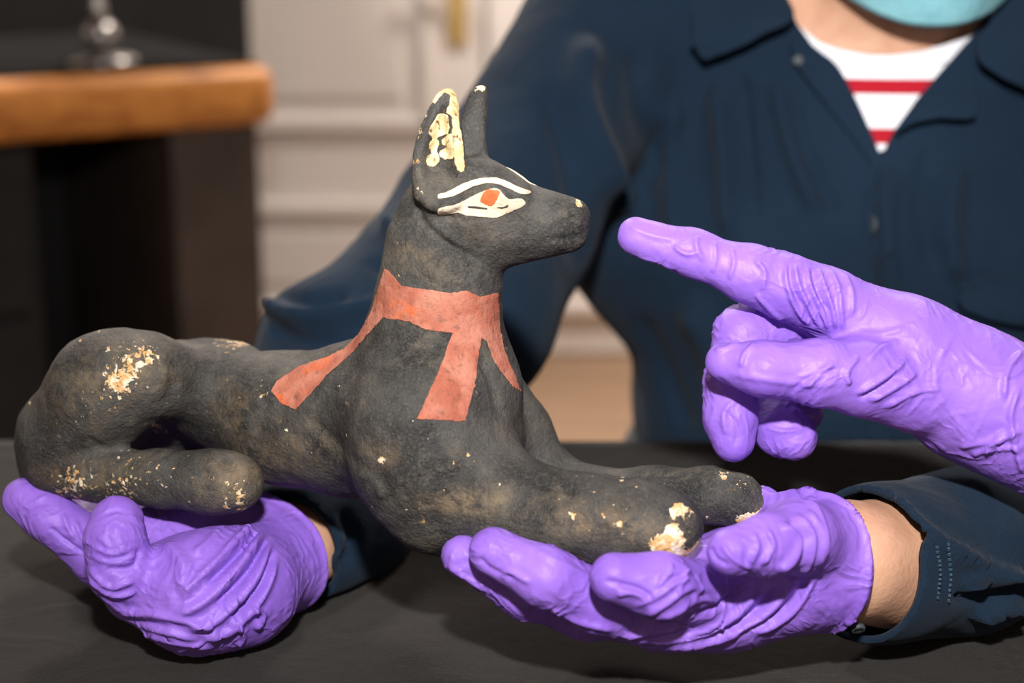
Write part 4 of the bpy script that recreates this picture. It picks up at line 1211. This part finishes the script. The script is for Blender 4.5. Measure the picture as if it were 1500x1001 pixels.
# ------------------------------------------------------------------ second person, at the table's right end: only the pointing hand is in the picture
QX, QY = 0.98, 0.30
second = empty('person', 'second person reaching in to point at the statue with a purple gloved finger', 'person')
second.location = (QX, QY, 0)
QINV = Matrix.Translation(second.location).inverted()
def adopt2(o):
    o.matrix_parent_inverse = QINV
    return o
ELB = np.array((0.47, 0.50, 0.90)); SHO = np.array((0.80, 0.46, 1.34))
def build_second(kind):
    lo, hi = {'body': ((0.20, -0.02, -.005), (1.26, .80, 1.76)), 'jacket': ((.24, -.04, .80), (1.27, .82, 1.52)), 'trousers': ((.72, .10, .05), (1.26, .52, .98))}[kind]
    s = Solid(lo, hi, 0.007)
    g = {'body': 0, 'jacket': .016, 'trousers': .014}[kind]
    if kind != 'trousers':
        for (z0, l0, r0), (z1, l1, r1) in zip([(.90, .15, .105), (1.05, .14, .10), (1.25, .165, .11), (1.36, .13, .08)], [(1.05, .14, .10), (1.25, .165, .11), (1.36, .13, .08), (1.42, .07, .06)]):
            s.cone((QX, QY, z0), (QX, QY, z1), r0 + g, r1 + g, .03, None, (-.55, .83, 0), (l0 / r0 + l1 / r1) / 2)
        s.chain([(np.array((.90, .40, 1.37)), .055 + g), (SHO, .056 + g), (ELB, .042 + g), (P(1640, 684, .700), (.028 if kind == 'body' else .043))], .03)
        s.chain([(np.array((1.06, .18, 1.37)), .055 + g), (np.array((1.10, .12, 1.33)), .056 + g), (np.array((1.12, .10, 1.06)), .044 + g), (np.array((1.02, .12, .84)), .030 + g)], .03)
    if kind == 'body':
        s.chain([(P(1640, 684, .700), .028), (P(1540, 636, .704), .024), (P(1420, 576, .710), .018), (P(1330, 520, .716), .012)], .01)
        s.chain([(np.array((1.02, .12, .84)), .028), (np.array((1.0, .13, .78)), .030), (np.array((.98, .14, .70)), .018)], .015)
        s.chain([((QX, QY, 1.40), .058), ((QX - .02, QY + .01, 1.50), .056)], .03)
        s.cone((QX - .03, QY + .012, 1.63), (QX - .03, QY + .012, 1.635), .088, .088, .02, None, (.38, .92, 0), .9)
        s.cone((QX - .06, QY + .025, 1.57), (QX - .08, QY + .033, 1.51), .062, .040, .02)
        s.cone((QX - .105, QY + .045, 1.61), (QX - .128, QY + .055, 1.57), .008, .012, .012)
    if kind in ('body', 'trousers'):
        for k, (lx, ly) in enumerate(((.055, -.083), (-.055, .083))):
            s.chain([((QX + lx, QY + ly, .90), .095 + g), ((QX + lx * 1.1, QY + ly * 1.1, .50), .062 + g), ((QX + lx * 1.1, QY + ly * 1.1, .09), .040 + g * 2)], .03)
            if kind == 'body':
                s.chain([((QX + lx * 1.1 + .02, QY + ly * 1.1, .05), .045), ((QX + lx * 1.1 - .15, QY + ly * 1.1 + .05, .038), .036)], .02)
    return s.mesh(2)
V, Q = build_second('body'); adopt2(mk('body', V, Q, M_SKIN, second))
V, Q = build_second('trousers'); adopt2(mk('trousers', V, Q, M_DARKNAVY, second))
V, Q = build_second('jacket')
jc = (P(1625, 677, .700), P(1560, 645, .700) - P(1640, 684, .700))
def jk_sd(V, N):
    n = jc[1] / np.linalg.norm(jc[1])
    a = np.where(np.linalg.norm(V - jc[0], axis=1) < .12, (V - jc[0]) @ n, -1)
    return np.maximum(a, np.where(np.linalg.norm(V[:, :2] - [QX, QY], axis=1) < .12, V[:, 2] - 1.46, -1))
adopt2(shell('jacket', V, Q, jk_sd, M_DARKNAVY, second, 0.0, .003, 0))
s = Solid((QX - .16, QY - .12, 1.50), (QX + .10, QY + .14, 1.76), .006)
s.cone((QX - .022, QY + .008, 1.635), (QX - .022, QY + .008, 1.642), .096, .096, .02, None, (.38, .92, 0), .9)
V, Q = s.mesh(1)
adopt2(shell('hair', V, Q, lambda V, N: np.maximum(1.67 - V[:, 2] + 1.1 * ((QX - .06) - V[:, 0]), 1.54 - V[:, 2]), M_HAIR, second, .0, .006, 0))
adopt2(build_glove(HAND_POINT, FOLDS_POINT, second, P(1570, 650, .700), P(1580, 655, .700) - P(1500, 616, .700), 0.0, 'purple glove with index finger pointing'))
